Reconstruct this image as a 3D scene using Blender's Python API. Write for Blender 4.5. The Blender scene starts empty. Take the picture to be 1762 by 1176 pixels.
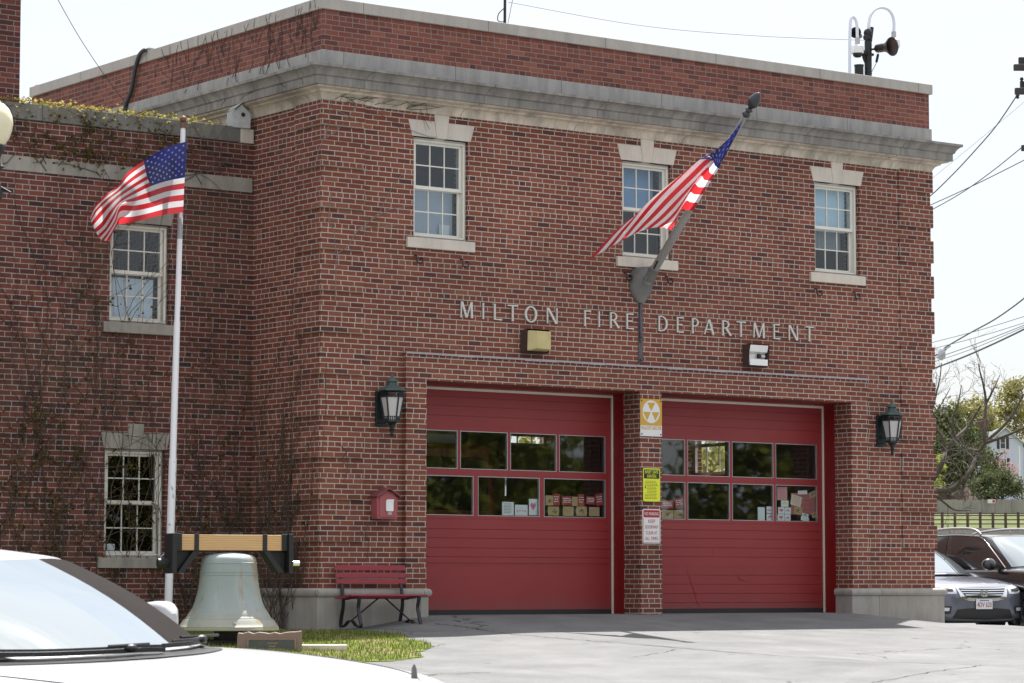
import bpy, bmesh, math, random
from mathutils import Vector, Matrix, noise
from mathutils.bvhtree import BVHTree

S = bpy.context.scene
COL = S.collection
R = math.radians

# ------------------------------------------------------------------ camera
CAM = Vector((-20.874, -32.93, 0.372))
YAW, PIT, FPX = R(36.228), R(4.944), 4892.0
FW = Vector((math.sin(YAW)*math.cos(PIT), math.cos(YAW)*math.cos(PIT), math.sin(PIT)))
RT = Vector((math.cos(YAW), -math.sin(YAW), 0))
UP = RT.cross(FW)
cd = bpy.data.cameras.new('camera')
cam = bpy.data.objects.new('camera', cd)
COL.objects.link(cam)
cam.location = CAM
cam.rotation_euler = (R(90)+PIT, 0, -YAW)
cd.sensor_width = 36.0
cd.lens = FPX/1762*36.0
cd.clip_start, cd.clip_end = 0.5, 3000
cd.dof.use_dof = True
cd.dof.focus_distance = 42.0
cd.dof.aperture_fstop = 16.0
S.camera = cam

def at(u, v, ax, val):                    # photo pixel -> point on a plane of the site
    d = FW*FPX + RT*(u-881) - UP*(v-588)
    i = 'XYZ'.index(ax)
    return CAM + d*((val-CAM[i])/d[i])
def atd(u, v, dep):                       # photo pixel -> point at a distance
    return CAM + (FW*FPX + RT*(u-881) - UP*(v-588))/FPX*dep

# ------------------------------------------------------------------ world, sun
SUN = Vector((.359, .249, .899)).normalized()
W = bpy.data.worlds.new('World'); S.world = W; W.use_nodes = True
nt = W.node_tree; nt.nodes.clear()
wo = nt.nodes.new('ShaderNodeOutputWorld'); wb = nt.nodes.new('ShaderNodeBackground')
sk = nt.nodes.new('ShaderNodeTexSky'); sk.sky_type = 'NISHITA'; sk.sun_disc = False
sk.sun_elevation = math.asin(SUN.z); sk.sun_rotation = math.atan2(SUN.x, SUN.y)
sk.air_density = 1.0; sk.dust_density = 2.0; sk.ozone_density = 1.0
tc = nt.nodes.new('ShaderNodeTexCoord'); mp = nt.nodes.new('ShaderNodeMapping')
mp.inputs['Scale'].default_value = (1.3, 1.3, 4.5); mp.inputs['Rotation'].default_value = (0.1, 0.15, 0.6)
nz = nt.nodes.new('ShaderNodeTexNoise'); nz.inputs['Scale'].default_value = 2.1
nz.inputs['Detail'].default_value = 7; nz.inputs['Roughness'].default_value = .58
cr = nt.nodes.new('ShaderNodeValToRGB')
cr.color_ramp.elements[0].position = .30; cr.color_ramp.elements[0].color = (.50, .50, .50, 1)
cr.color_ramp.elements[1].position = .62; cr.color_ramp.elements[1].color = (.95, .95, .95, 1)
mx = nt.nodes.new('ShaderNodeMix'); mx.data_type = 'RGBA'
L = nt.links.new                                      # thin bright cloud over the blue, brighter overhead
sxw = nt.nodes.new('ShaderNodeSeparateXYZ'); crw = nt.nodes.new('ShaderNodeValToRGB')
e = crw.color_ramp.elements
e[0].position = .0; e[0].color = (.525, .533, .545, 1); e[1].position = .55; e[1].color = (.84, .85, .87, 1)
vmw = nt.nodes.new('ShaderNodeVectorMath'); vmw.operation = 'SCALE'; vmw.inputs['Scale'].default_value = 8.0
L(tc.outputs['Generated'], sxw.inputs[0]); L(sxw.outputs[2], crw.inputs['Fac']); L(crw.outputs['Color'], vmw.inputs[0]); L(vmw.outputs[0], mx.inputs['B'])
L(tc.outputs['Generated'], mp.inputs['Vector']); L(mp.outputs[0], nz.inputs['Vector'])
L(nz.outputs['Fac'], cr.inputs['Fac']); L(cr.outputs['Color'], mx.inputs['Factor'])
L(sk.outputs['Color'], mx.inputs['A']); L(mx.outputs['Result'], wb.inputs['Color'])
wb.inputs['Strength'].default_value = 0.10
L(wb.outputs[0], wo.inputs['Surface'])
sd = bpy.data.lights.new('sun', 'SUN'); so = bpy.data.objects.new('sun', sd); COL.objects.link(so)
sd.energy = 5.0; sd.angle = R(.53); sd.color = (1, .97, .925)
so.rotation_euler = SUN.to_track_quat('Z', 'Y').to_euler(); so.location = (0, 0, 40)
vs = S.view_settings
vs.view_transform = 'Standard'; vs.look = 'None'; vs.exposure = 1.0; vs.gamma = 1; vs.use_curve_mapping = False
S.cycles.max_bounces = 8; S.cycles.transparent_max_bounces = 16
S.cycles.caustics_reflective = False; S.cycles.caustics_refractive = False

# ------------------------------------------------------------------ object helpers
WORLD = {}
def tag(o, label=None, cat=None, group=None, kind=None):
    if label: o['label'] = label
    if cat: o['category'] = cat
    if group: o['group'] = group
    if kind: o['kind'] = kind
    return o
def thing(name, label, cat, loc=(0, 0, 0), rz=0, group=None, kind=None):
    o = bpy.data.objects.new(name, None); COL.objects.link(o)
    o.location = loc; o.rotation_euler = (0, 0, rz); o.empty_display_size = .2
    WORLD[o.name] = Matrix.Translation(loc) @ Matrix.Rotation(rz, 4, 'Z')
    return tag(o, label, cat, group, kind)
def root_of(o):
    while o.parent: o = o.parent
    return o
def kids(o): return [c for c in COL.objects if c.parent == o]
def dup(o, loc=None, rz=None, label=None, parent=None):
    c = o.copy(); COL.objects.link(c)
    if parent: c.parent = parent
    if loc is not None: c.location = loc
    if rz is not None: c.rotation_euler = (0, 0, rz)
    if label: c['label'] = label
    for k in kids(o): dup(k, parent=c)
    return c

class MB:
    def __init__(s): s.v = []; s.f = []; s.m = []
    def add(s, vs_, fs, m=0):
        b = len(s.v); s.v += [Vector(p) for p in vs_]
        s.f += [tuple(b+i for i in f) for f in fs]; s.m += [m]*len(fs)
        return s
    def quad(s, a, b, c, d, m=0): return s.add([a, b, c, d], [(0, 1, 2, 3)], m)
    def box(s, x0, x1, y0, y1, z0, z1, m=0, M=None):
        p = [(x, y, z) for z in (z0, z1) for y in (y0, y1) for x in (x0, x1)]
        if M is not None: p = [M @ Vector(q) for q in p]
        return s.add(p, [(0, 2, 3, 1), (4, 5, 7, 6), (0, 1, 5, 4), (2, 6, 7, 3), (0, 4, 6, 2), (1, 3, 7, 5)], m)
    def bar(s, a, b, w, h, m=0, upv=(0, 0, 1)):
        a = Vector(a); b = Vector(b); d = b-a; l = d.length; x = d.normalized()
        y = Vector(upv).cross(x)
        if y.length < 1e-4: y = Vector((1, 0, 0)).cross(x)
        y.normalize(); z = x.cross(y)
        M = Matrix((x, y, z)).transposed().to_4x4(); M.translation = a
        return s.box(0, l, -w/2, w/2, -h/2, h/2, m, M)
    def tube(s, pts, r, n=8, m=0, cap=True):
        pts = [Vector(p) for p in pts]; k = len(pts)
        rr = r if isinstance(r, (list, tuple)) else [r]*k
        vs_ = []; fs = []
        t = (pts[1]-pts[0]).normalized()
        u = Vector((0, 0, 1)).cross(t)
        if u.length < .05: u = Vector((1, 0, 0)).cross(t)
        u.normalize()
        for i in range(k):
            t = (pts[min(i+1, k-1)]-pts[max(i-1, 0)])
            if t.length < 1e-9: t = Vector((0, 0, 1))
            t.normalize()
            u = (u-t*u.dot(t))
            if u.length < 1e-6: u = t.orthogonal()
            u.normalize(); w = t.cross(u)
            for j in range(n):
                a = 2*math.pi*j/n
                vs_.append(pts[i]+(u*math.cos(a)+w*math.sin(a))*rr[i])
        for i in range(k-1):
            for j in range(n):
                fs.append((i*n+j, i*n+(j+1) % n, (i+1)*n+(j+1) % n, (i+1)*n+j))
        if cap: fs += [tuple(range(n))[::-1], tuple((k-1)*n+j for j in range(n))]
        return s.add(vs_, fs, m)
    def lathe(s, prof, n=24, M=None, m=0, a0=0, a1=2*math.pi):
        full = abs(a1-a0-2*math.pi) < 1e-6; c = n if full else n+1
        vs_ = []
        for r_, z in prof:
            for j in range(c):
                a = a0+(a1-a0)*j/n
                p = Vector((r_*math.cos(a), r_*math.sin(a), z))
                vs_.append(M @ p if M is not None else p)
        fs = []
        for i in range(len(prof)-1):
            for j in range(n if full else c-1):
                j2 = (j+1) % c
                fs.append((i*c+j, i*c+j2, (i+1)*c+j2, (i+1)*c+j))
        return s.add(vs_, fs, m)
    def grid(s, P, m=0, closed=False):
        nr = len(P); nc = len(P[0]); fs = []
        for i in range(nr-1):
            for j in range(nc if closed else nc-1):
                fs.append((i*nc+j, i*nc+(j+1) % nc, (i+1)*nc+(j+1) % nc, (i+1)*nc+j))
        return s.add([p for r_ in P for p in r_], fs, m)
    def prism(s, poly, y0, y1, m=0, M=None):      # polygon in (x, z), extruded in y
        n = len(poly)
        p = [(x, y0, z) for x, z in poly]+[(x, y1, z) for x, z in poly]
        if M is not None: p = [M @ Vector(q) for q in p]
        fs = [tuple(range(n)), tuple(range(2*n-1, n-1, -1))]
        fs += [(i, i+n, (i+1) % n+n, (i+1) % n) for i in range(n)]
        return s.add(p, fs, m)
    def sphere(s, c, r_, n=16, k=10, m=0, sc=(1, 1, 1)):
        M = Matrix.Translation(c) @ Matrix.Diagonal((*sc, 1))
        return s.lathe([(r_*math.sin(math.pi*i/k)+1e-5, -r_*math.cos(math.pi*i/k)) for i in range(k+1)], n, M, m)
    def mesh(s, name, inv=None):
        me = bpy.data.meshes.new(name)
        vv = [inv @ p for p in s.v] if inv is not None else s.v
        me.from_pydata([tuple(p) for p in vv], [], s.f)
        me.polygons.foreach_set('material_index', s.m)
        return me
    def build(s, name, mats, parent=None, local=False, smooth=None, bevel=0, sub=0, recalc=True):
        inv = None
        if parent is not None and not local:
            inv = WORLD[root_of(parent).name].inverted()
        me = s.mesh(name, inv)
        for m in (mats if isinstance(mats, (list, tuple)) else [mats]): me.materials.append(m)
        if recalc:
            bm = bmesh.new(); bm.from_mesh(me); bmesh.ops.recalc_face_normals(bm, faces=bm.faces[:]); bm.to_mesh(me); bm.free()
        if smooth is not None:
            me.polygons.foreach_set('use_smooth', [True]*len(me.polygons))
            if smooth < 170: me.set_sharp_from_angle(angle=R(smooth))
        me.update()
        o = bpy.data.objects.new(name, me); COL.objects.link(o)
        if parent is not None: o.parent = parent
        else: WORLD[o.name] = Matrix()
        if bevel:
            b = o.modifiers.new('bevel', 'BEVEL'); b.width = bevel; b.segments = 2; b.limit_method = 'ANGLE'; b.angle_limit = R(40)
        if sub:
            q = o.modifiers.new('sub', 'SUBSURF'); q.levels = sub; q.render_levels = sub
        return o

def bake(o):                               # apply the modifiers without operators
    dg = bpy.context.evaluated_depsgraph_get(); dg.update()
    me = bpy.data.meshes.new_from_object(o.evaluated_get(dg), depsgraph=dg)
    o.modifiers.clear(); o.data = me
    return o

def text_mb(body, size, M, depth=.002, m=0, align='CENTER', spacing=1.0, width=None):
    cu = bpy.data.curves.new('t', 'FONT'); cu.body = body; cu.size = size; cu.extrude = depth
    cu.align_x = align; cu.space_character = spacing; cu.resolution_u = 3
    o = bpy.data.objects.new('t', cu); COL.objects.link(o)
    dg = bpy.context.evaluated_depsgraph_get(); dg.update()
    me = bpy.data.meshes.new_from_object(o.evaluated_get(dg), depsgraph=dg)
    mb = MB(); pv = [v.co.copy() for v in me.vertices]
    if width and pv:
        w = max(p.x for p in pv)-min(p.x for p in pv)
        for p in pv: p.x *= width/w
    mb.add([M @ p for p in pv], [tuple(f.vertices) for f in me.polygons], m)
    bpy.data.objects.remove(o); bpy.data.curves.remove(cu); bpy.data.meshes.remove(me)
    return mb
def merge(a, b, m=None):
    k = len(a.v); a.v += b.v; a.f += [tuple(i+k for i in f) for f in b.f]
    a.m += b.m if m is None else [m]*len(b.f)
    return a
def face_front(x, y, z): # text frame that reads from -Y
    M = Matrix(((1, 0, 0), (0, 0, -1), (0, 1, 0))).to_4x4(); M.translation = (x, y, z); return M
def cr_spline(P, n):     # Catmull-Rom through points
    P = [Vector(p) for p in P]; out = []
    k = len(P)
    for i in range(k-1):
        a, b, c, d = P[max(i-1, 0)], P[i], P[i+1], P[min(i+2, k-1)]
        for j in range(n):
            t = j/n
            out.append(.5*((2*b)+(c-a)*t+(2*a-5*b+4*c-d)*t*t+(3*b-a-3*c+d)*t**3))
    out.append(P[-1]); return out

# ------------------------------------------------------------------ materials
class NT:
    def __init__(s, name):
        s.m = bpy.data.materials.new(name); s.m.use_nodes = True; s.t = s.m.node_tree; s.t.nodes.clear()
        s.out = s.n('ShaderNodeOutputMaterial')
    def n(s, typ, **k):
        q = s.t.nodes.new(typ)
        for a, b in k.items(): setattr(q, a, b)
        return q
    def link(s, a, b): s.t.links.new(a, b)
    def set(s, sock, v):
        if hasattr(v, 'is_linked') or isinstance(v, bpy.types.NodeSocket): s.link(v, sock)
        else: sock.default_value = v
    def math(s, op, a, b=0.0, c=0.0):
        q = s.n('ShaderNodeMath', operation=op)
        s.set(q.inputs[0], a); s.set(q.inputs[1], b); s.set(q.inputs[2], c); return q.outputs[0]
    def mix(s, f, a, b, blend='MIX'):
        q = s.n('ShaderNodeMix', data_type='RGBA', blend_type=blend)
        s.set(q.inputs['Factor'], f); s.set(q.inputs['A'], a); s.set(q.inputs['B'], b); return q.outputs['Result']
    def ramp(s, f, stops, interp='LINEAR'):
        q = s.n('ShaderNodeValToRGB'); e = q.color_ramp; e.interpolation = interp
        while len(e.elements) < len(stops): e.elements.new(.5)
        for el, (p, c) in zip(e.elements, stops):
            el.position = p; el.color = (*c, 1) if isinstance(c, (tuple, list)) else (c, c, c, 1)
        s.set(q.inputs['Fac'], f); return q.outputs['Color']
    def pos(s): return s.n('ShaderNodeNewGeometry').outputs['Position']
    def obj(s): return s.n('ShaderNodeTexCoord').outputs['Object']
    def noise(s, vec, scale, detail=4, rough=.55, sc=(1, 1, 1)):
        if sc != (1, 1, 1):
            mp_ = s.n('ShaderNodeMapping'); mp_.inputs['Scale'].default_value = sc; s.link(vec, mp_.inputs['Vector']); vec = mp_.outputs[0]
        q = s.n('ShaderNodeTexNoise'); q.inputs['Scale'].default_value = scale
        q.inputs['Detail'].default_value = detail; q.inputs['Roughness'].default_value = rough
        s.link(vec, q.inputs['Vector']); return q.outputs['Fac']
    def bump(s, h, strength=.5, dist=.01):
        q = s.n('ShaderNodeBump'); q.inputs['Strength'].default_value = strength; q.inputs['Distance'].default_value = dist
        s.set(q.inputs['Height'], h); return q.outputs['Normal']
    def bsdf(s, col, rough=.6, metal=0, normal=None, spec=.5, coat=0, **k):
        q = s.n('ShaderNodeBsdfPrincipled')
        s.set(q.inputs['Base Color'], col if not isinstance(col, tuple) or len(col) == 4 else (*col, 1))
        s.set(q.inputs['Roughness'], rough); s.set(q.inputs['Metallic'], metal)
        q.inputs['Specular IOR Level'].default_value = spec; q.inputs['Coat Weight'].default_value = coat
        q.inputs['Coat Roughness'].default_value = .03
        if normal is not None: s.link(normal, q.inputs['Normal'])
        for a, b in k.items(): q.inputs[a].default_value = b
        s.link(q.outputs[0], s.out.inputs['Surface']); return s.m

def c4(c): return (*c, 1)
def plain(name, col, rough=.5, metal=0, var=.12, scale=6, spec=.5, coat=0, bump=0, sc=(1, 1, 1)):
    t = NT(name); p = t.obj()
    f = t.noise(p, scale, 5, .6, sc)
    c = t.mix(f, c4(tuple(x*(1-var) for x in col)), c4(tuple(min(1, x*(1+var)) for x in col)))
    rr = t.math('ADD', rough-.06, t.math('MULTIPLY', t.noise(p, scale*3, 3), .12))
    nm = t.bump(t.noise(p, scale*8, 3), .3, bump) if bump else None
    return t.bsdf(c, rr, metal, nm, spec, coat)

def brick(name, mortar, stops, dirt=.25, mort_w=.0085, h=.0719, green=0.0, z0=6.178):
    t = NT(name); P = t.pos()
    sx = t.n('ShaderNodeSeparateXYZ'); t.link(P, sx.inputs[0])
    u = t.math('ADD', t.math('ADD', sx.outputs[0], sx.outputs[1]), 50.0); v = t.math('ADD', t.math('SUBTRACT', sx.outputs[2], z0), h*240)
    wob = t.math('MULTIPLY', t.math('SUBTRACT', t.noise(P, 3.0, 2), .5), .006)
    v = t.math('ADD', v, wob)
    rv = t.math('DIVIDE', v, h); row = t.math('FLOOR', rv); fv = t.math('FRACT', rv)
    hdr = t.math('LESS_THAN', t.math('MODULO', row, 6.0), .5)
    bw = t.math('SUBTRACT', .222, t.math('MULTIPLY', hdr, .111))
    wn1 = t.n('ShaderNodeTexWhiteNoise', noise_dimensions='1D'); t.link(row, wn1.inputs['W'])
    off = t.math('ADD', t.math('MULTIPLY', t.math('MODULO', row, 2.0), .5), t.math('MULTIPLY', wn1.outputs['Value'], .16))
    uu = t.math('ADD', t.math('DIVIDE', u, bw), off)
    bid = t.math('FLOOR', uu); fu = t.math('FRACT', uu)
    du = t.math('MULTIPLY', t.math('MINIMUM', fu, t.math('SUBTRACT', 1.0, fu)), bw)
    dv = t.math('MULTIPLY', t.math('MINIMUM', fv, t.math('SUBTRACT', 1.0, fv)), h)
    d = t.math('MINIMUM', du, dv)
    d = t.math('ADD', d, t.math('MULTIPLY', t.math('SUBTRACT', t.noise(P, 45, 3), .5), .006))
    q = t.n('ShaderNodeMapRange', interpolation_type='SMOOTHSTEP')
    t.link(d, q.inputs['Value']); q.inputs['From Min'].default_value = mort_w*.5; q.inputs['From Max'].default_value = mort_w*.5+.004
    mask = q.outputs['Result']
    cx = t.n('ShaderNodeCombineXYZ'); t.link(bid, cx.inputs[0]); t.link(row, cx.inputs[1]); t.link(hdr, cx.inputs[2])
    wn = t.n('ShaderNodeTexWhiteNoise', noise_dimensions='3D'); t.link(cx.outputs[0], wn.inputs['Vector'])
    bc = t.ramp(wn.outputs['Value'], stops)
    fine = t.noise(P, 60, 4, .7)
    bc = t.mix(t.math('MULTIPLY', fine, .3), bc, (.08, .035, .03, 1), 'MIX')
    big = t.noise(P, .55, 4, .6)
    mc = t.mix(t.noise(P, 9, 4), c4(tuple(x*.72 for x in mortar)), c4(mortar))
    c = t.mix(mask, mc, bc)
    dk = t.ramp(big, [(.38, 1.0), (.72, 1-dirt)])
    c = t.mix(1.0, c, dk, 'MULTIPLY')
    st = t.noise(P, 1.4, 5, .65, (2.2, 2.2, .16))
    c = t.mix(t.ramp(st, [(.58, 0.0), (.85, .3)]), c, (.05, .042, .04, 1))
    ef = t.noise(P, 2.3, 6, .7)
    c = t.mix(t.ramp(ef, [(.66, 0.0), (.8, .3)]), c, (.42, .36, .33, 1))
    if green: c = t.mix(t.ramp(t.noise(P, .9, 5, .6), [(.5, 0.0), (.75, green)]), c, (.06, .055, .03, 1))
    hh = t.math('ADD', mask, t.math('MULTIPLY', fine, .35))
    return t.bsdf(c, .88, 0, t.bump(hh, .75, .006), .25)

RED = [(0, (.095, .042, .036)), (.03, (.130, .044, .036)), (.10, (.185, .055, .036)), (.5, (.230, .068, .041)), (.86, (.262, .082, .049)), (1, (.30, .11, .068))]
RED2 = [(0, (.12, .048, .044)), (.15, (.18, .058, .047)), (.5, (.222, .070, .052)), (.85, (.255, .084, .060)), (1, (.30, .11, .08))]
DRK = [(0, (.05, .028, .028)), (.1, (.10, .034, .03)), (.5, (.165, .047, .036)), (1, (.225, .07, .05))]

def stone(name, col, stain=(.10, .10, .10), amt=.5, joint=0, rough=.85, streak=True, spots=0, scale=2.0):
    t = NT(name); P = t.pos()
    f = t.noise(P, scale, 6, .65)
    c = t.mix(f, c4(tuple(x*.78 for x in col)), c4(tuple(min(1, x*1.16) for x in col)))
    g = t.noise(P, 70, 3, .7)
    c = t.mix(t.math('MULTIPLY', g, .35), c, c4(tuple(x*.55 for x in col)))
    if streak:
        s1 = t.noise(P, 2.6, 6, .7, (2.2, 2.2, .45)); c = t.mix(t.ramp(s1, [(.42, 0.0), (.75, amt)]), c, c4(stain))
    s2 = t.noise(P, .8, 5, .6); c = t.mix(t.ramp(s2, [(.5, 0.0), (.75, amt*.7)]), c, c4(stain))
    hh = g
    if joint:
        sx = t.n('ShaderNodeSeparateXYZ'); t.link(P, sx.inputs[0])
        u = t.math('FRACT', t.math('DIVIDE', t.math('ADD', t.math('ADD', sx.outputs[0], sx.outputs[1]), 51.0), joint))
        du = t.math('MULTIPLY', t.math('MINIMUM', u, t.math('SUBTRACT', 1.0, u)), joint)
        jm = t.math('LESS_THAN', du, .005)
        c = t.mix(t.math('MULTIPLY', jm, .75), c, (.05, .048, .045, 1))
        hh = t.math('SUBTRACT', g, t.math('MULTIPLY', jm, 2.0))
    return t.bsdf(c, rough, 0, t.bump(hh, .4, .004), .3)

def carpaint(name, col, metal=0.0, rough=.3, coat=1.0):
    t = NT(name); P = t.obj()
    c = t.mix(t.noise(P, 1.5, 3), c4(tuple(x*.93 for x in col)), c4(col))
    return t.bsdf(c, rough, metal, None, .5, coat)
def glass(name, tint=(.75, .8, .8), refl=1.0, ior=1.5, rough=.0, wav=.0):
    t = NT(name)
    tr = t.n('ShaderNodeBsdfTransparent'); tr.inputs['Color'].default_value = c4(tint)
    gl = t.n('ShaderNodeBsdfGlossy'); gl.inputs['Roughness'].default_value = rough; gl.inputs['Color'].default_value = (.95, .97, 1, 1)
    lw_ = t.n('ShaderNodeLayerWeight'); lw_.inputs['Blend'].default_value = .5
    f0 = ((ior-1)/(ior+1))**2*refl
    fr_ = t.math('ADD', f0, t.math('MULTIPLY', t.math('POWER', lw_.outputs['Facing'], 5.0), 1-f0))
    if wav:
        b = t.bump(t.noise(t.pos(), 2.2, 2), 1.0, wav)
        t.link(b, gl.inputs['Normal'])
    mxs = t.n('ShaderNodeMixShader'); t.link(fr_, mxs.inputs[0])
    t.link(tr.outputs[0], mxs.inputs[1]); t.link(gl.outputs[0], mxs.inputs[2]); t.link(mxs.outputs[0], t.out.inputs['Surface'])
    return t.m
def cloth(name, col, trans=.45):
    t = NT(name); P = t.obj()
    c = t.mix(t.noise(P, 900, 2), c4(tuple(x*.85 for x in col)), c4(col))
    a = t.n('ShaderNodeBsdfDiffuse'); b = t.n('ShaderNodeBsdfTranslucent'); g = t.n('ShaderNodeBsdfGlossy')
    g.inputs['Roughness'].default_value = .38; g.inputs['Color'].default_value = (1, 1, 1, 1)
    t.link(c, a.inputs['Color']); t.link(c, b.inputs['Color'])
    m1 = t.n('ShaderNodeMixShader'); m1.inputs[0].default_value = trans
    t.link(a.outputs[0], m1.inputs[1]); t.link(b.outputs[0], m1.inputs[2])
    m2 = t.n('ShaderNodeMixShader'); m2.inputs[0].default_value = .03
    t.link(m1.outputs[0], m2.inputs[1]); t.link(g.outputs[0], m2.inputs[2])
    t.link(m2.outputs[0], t.out.inputs['Surface']); return t.m
def leaf(name, stops, trans=.35):
    t = NT(name); g = t.n('ShaderNodeNewGeometry')
    c = t.ramp(g.outputs['Random Per Island'], stops)
    a = t.n('ShaderNodeBsdfDiffuse'); b = t.n('ShaderNodeBsdfTranslucent')
    t.link(c, a.inputs['Color']); t.link(c, b.inputs['Color'])
    m1 = t.n('ShaderNodeMixShader'); m1.inputs[0].default_value = trans
    t.link(a.outputs[0], m1.inputs[1]); t.link(b.outputs[0], m1.inputs[2]); t.link(m1.outputs[0], t.out.inputs['Surface'])
    return t.m

M_ = {}
M_['brick'] = brick('brick', (.56, .51, .45), RED, .3, .0088)
M_['brick_parapet'] = brick('parapet_brick', (.30, .26, .22), RED2, .2, .007, z0=7.80)
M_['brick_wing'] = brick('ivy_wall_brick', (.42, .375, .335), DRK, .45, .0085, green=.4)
M_['brick_chimney'] = brick('chimney_brick', (.30, .25, .23), DRK, .4)
M_['limestone'] = stone('limestone', (.70, .635, .55), (.30, .27, .23), .35)
M_['sillstone'] = stone('sill_stone', (.66, .60, .53), (.27, .25, .22), .4)
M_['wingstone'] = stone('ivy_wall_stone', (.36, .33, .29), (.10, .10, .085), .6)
M_['bed'] = stone('bed_moulding_stone', (.70, .625, .515), (.20, .175, .145), .8, 2.05)
M_['cornice'] = stone('cornice_stone', (.33, .31, .285), (.08, .08, .08), .8, 2.05)
M_['belt'] = stone('belt_stone', (.40, .39, .37), (.15, .15, .15), .6, 1.9)
M_['coping'] = stone('coping_stone', (.47, .435, .395), (.24, .225, .21), .5, 2.15)
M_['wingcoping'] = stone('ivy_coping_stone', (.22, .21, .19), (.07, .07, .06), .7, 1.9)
M_['granite'] = stone('granite', (.40, .375, .34), (.20, .175, .13), .5, 1.75, scale=4)
M_['whitepaint'] = plain('window_paint', (.72, .70, .63), .55, 0, .09, 9, bump=.002)
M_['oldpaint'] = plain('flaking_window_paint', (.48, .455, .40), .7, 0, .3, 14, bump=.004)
t = NT('door_red'); P = t.pos()
c = t.mix(t.noise(P, 1.0, 5, .6), (.225, .021, .023, 1), (.295, .029, .031, 1))
sx = t.n('ShaderNodeSeparateXYZ'); t.link(P, sx.inputs[0])
gz = t.math('SUBTRACT', t.math('MULTIPLY', t.noise(P, 5, 5, .7), .9), t.math('MULTIPLY', sx.outputs[2], 1.6))
c = t.mix(t.ramp(gz, [(.05, 0.0), (.5, .5)]), c, (.13, .07, .06, 1))          # road splash along the foot
c = t.mix(t.ramp(t.noise(P, 2.2, 5, .7, (.5, 1, 2.5)), [(.6, 0.0), (.75, .25)]), c, (.34, .075, .07, 1))
M_['doorred'] = t.bsdf(c, t.math('ADD', .36, t.math('MULTIPLY', t.noise(P, 1.7, 4), .25)), 0, t.bump(t.noise(P, 4, 3), .15, .004))
M_['framered'] = plain('frame_red', (.20, .009, .010), .38, 0, .08, 2)
M_['vinyl'] = plain('white_vinyl', (.72, .68, .58), .5, 0, .06, 8)
M_['rubber'] = plain('black_rubber', (.02, .02, .022), .7)
M_['blackmetal'] = plain('black_metal', (.010, .010, .012), .5, .0, .25, 20)
M_['bronze'] = plain('verdigris_black_bronze', (.018, .027, .028), .5, .3, .5, 30, bump=.003)
M_['bronzetop'] = plain('verdigris_bronze', (.07, .10, .095), .6, .2, .45, 22, bump=.003)
M_['galv'] = plain('galvanised_metal', (.42, .43, .44), .42, .7, .2, 10)
M_['lead'] = plain('lead_flashing', (.36, .33, .34), .6, .2, .25, 3)
M_['letter'] = plain('letter_metal', (.58, .56, .52), .42, .35, .12, 12)
M_['polegrey'] = plain('weathered_grey_pole', (.30, .295, .28), .5, .3, .25, 7, sc=(1, 1, .3))
M_['bracketgrey'] = plain('bracket_grey', (.17, .17, .165), .55, .3, .35, 5)
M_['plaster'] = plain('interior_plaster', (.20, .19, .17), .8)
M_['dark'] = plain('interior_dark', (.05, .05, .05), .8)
M_['roof'] = plain('roof_felt', (.12, .12, .12), .9)
M_['pane'] = glass('window_glass', (.86, .9, .92), 1.0, 1.5)
M_['doorpane'] = glass('door_glass', (.93, .96, .95), 1.5, 1.52, .02)
M_['chrome'] = plain('chrome', (.75, .76, .78), .12, 1.0, .03)
M_['white'] = plain('white_enamel', (.78, .78, .78), .4)
M_['paperwhite'] = plain('white_paper', (.72, .73, .75), .8, 0, .05, 20)

# ------------------------------------------------------------------ ground
def sm(a, b, x):
    t = max(0.0, min(1.0, (x-a)/(b-a))); return t*t*(3-2*t)
def ground_z(x, y):
    t = -(y+.06)
    ramp = -.02-.085*max(0, min(t, 2.4))-.045*max(0, t-2.4) if t > 0 else -.02
    flat = -.20-.012*max(0, t)-.045*max(0, t-1.6)
    w = sm(.2, 1.9, x)*(1-sm(9.6, 11.4, x))
    z = flat*(1-w)+ramp*w
    if x < .2: z -= .06*sm(.2, -2.5, x)
    z = -.84+math.log(1+math.exp((z+.84)*14))/14 if z < .3 else z
    if x > 11.5:                                   # the lot beside the station lies lower
        k = sm(11.7, 12.4, x)*sm(-2.0, -.6, y); z = z*(1-k)-.43*k
    dep = (x-CAM.x)*.591+(y-CAM.y)*.807
    if dep > 62: z += 4.6*sm(62, 275, dep)
    if dep > 285: z += 2.2*sm(285.5, 287, dep)+2.2*sm(292, 318, dep)+3.6*sm(322, 400, dep)
    return z
def axis_steps(rng):
    out = []
    for a, b, st in rng:
        n = max(1, round((b-a)/st)); out += [a+(b-a)*i/n for i in range(n)]
    return out+[rng[-1][1]]
xs = axis_steps([(-900, -120, 60), (-120, -30, 6), (-30, -6, .8), (-6, 15, .25), (15, 40, 1.2), (40, 330, 4), (330, 1200, 50)])
ys = axis_steps([(-900, -150, 60), (-150, -45, 6), (-45, -12, 1), (-12, 2, .2), (2, 12, 1), (12, 60, 3), (60, 360, 3), (360, 1200, 40)])
gm = MB().grid([[(x, y, ground_z(x, y)) for x in xs] for y in ys])
t = NT('asphalt'); P = t.pos()
f1 = t.noise(P, 1.1, 6, .65); f2 = t.noise(P, 130, 2, .8); f3 = t.noise(P, 26, 4, .7)
c = t.ramp(f1, [(.3, (.165, .166, .166)), (.7, (.25, .249, .246))])
c = t.mix(t.ramp(f2, [(.35, .55), (.62, 0.0)]), c, (.07, .07, .07, 1))
c = t.mix(t.ramp(f2, [(.62, 0.0), (.75, .5)]), c, (.5, .48, .45, 1))
vor = t.n('ShaderNodeTexVoronoi', feature='DISTANCE_TO_EDGE'); vor.inputs['Scale'].default_value = .23
mpw = t.n('ShaderNodeVectorMath', operation='ADD'); t.link(P, mpw.inputs[0])
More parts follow.
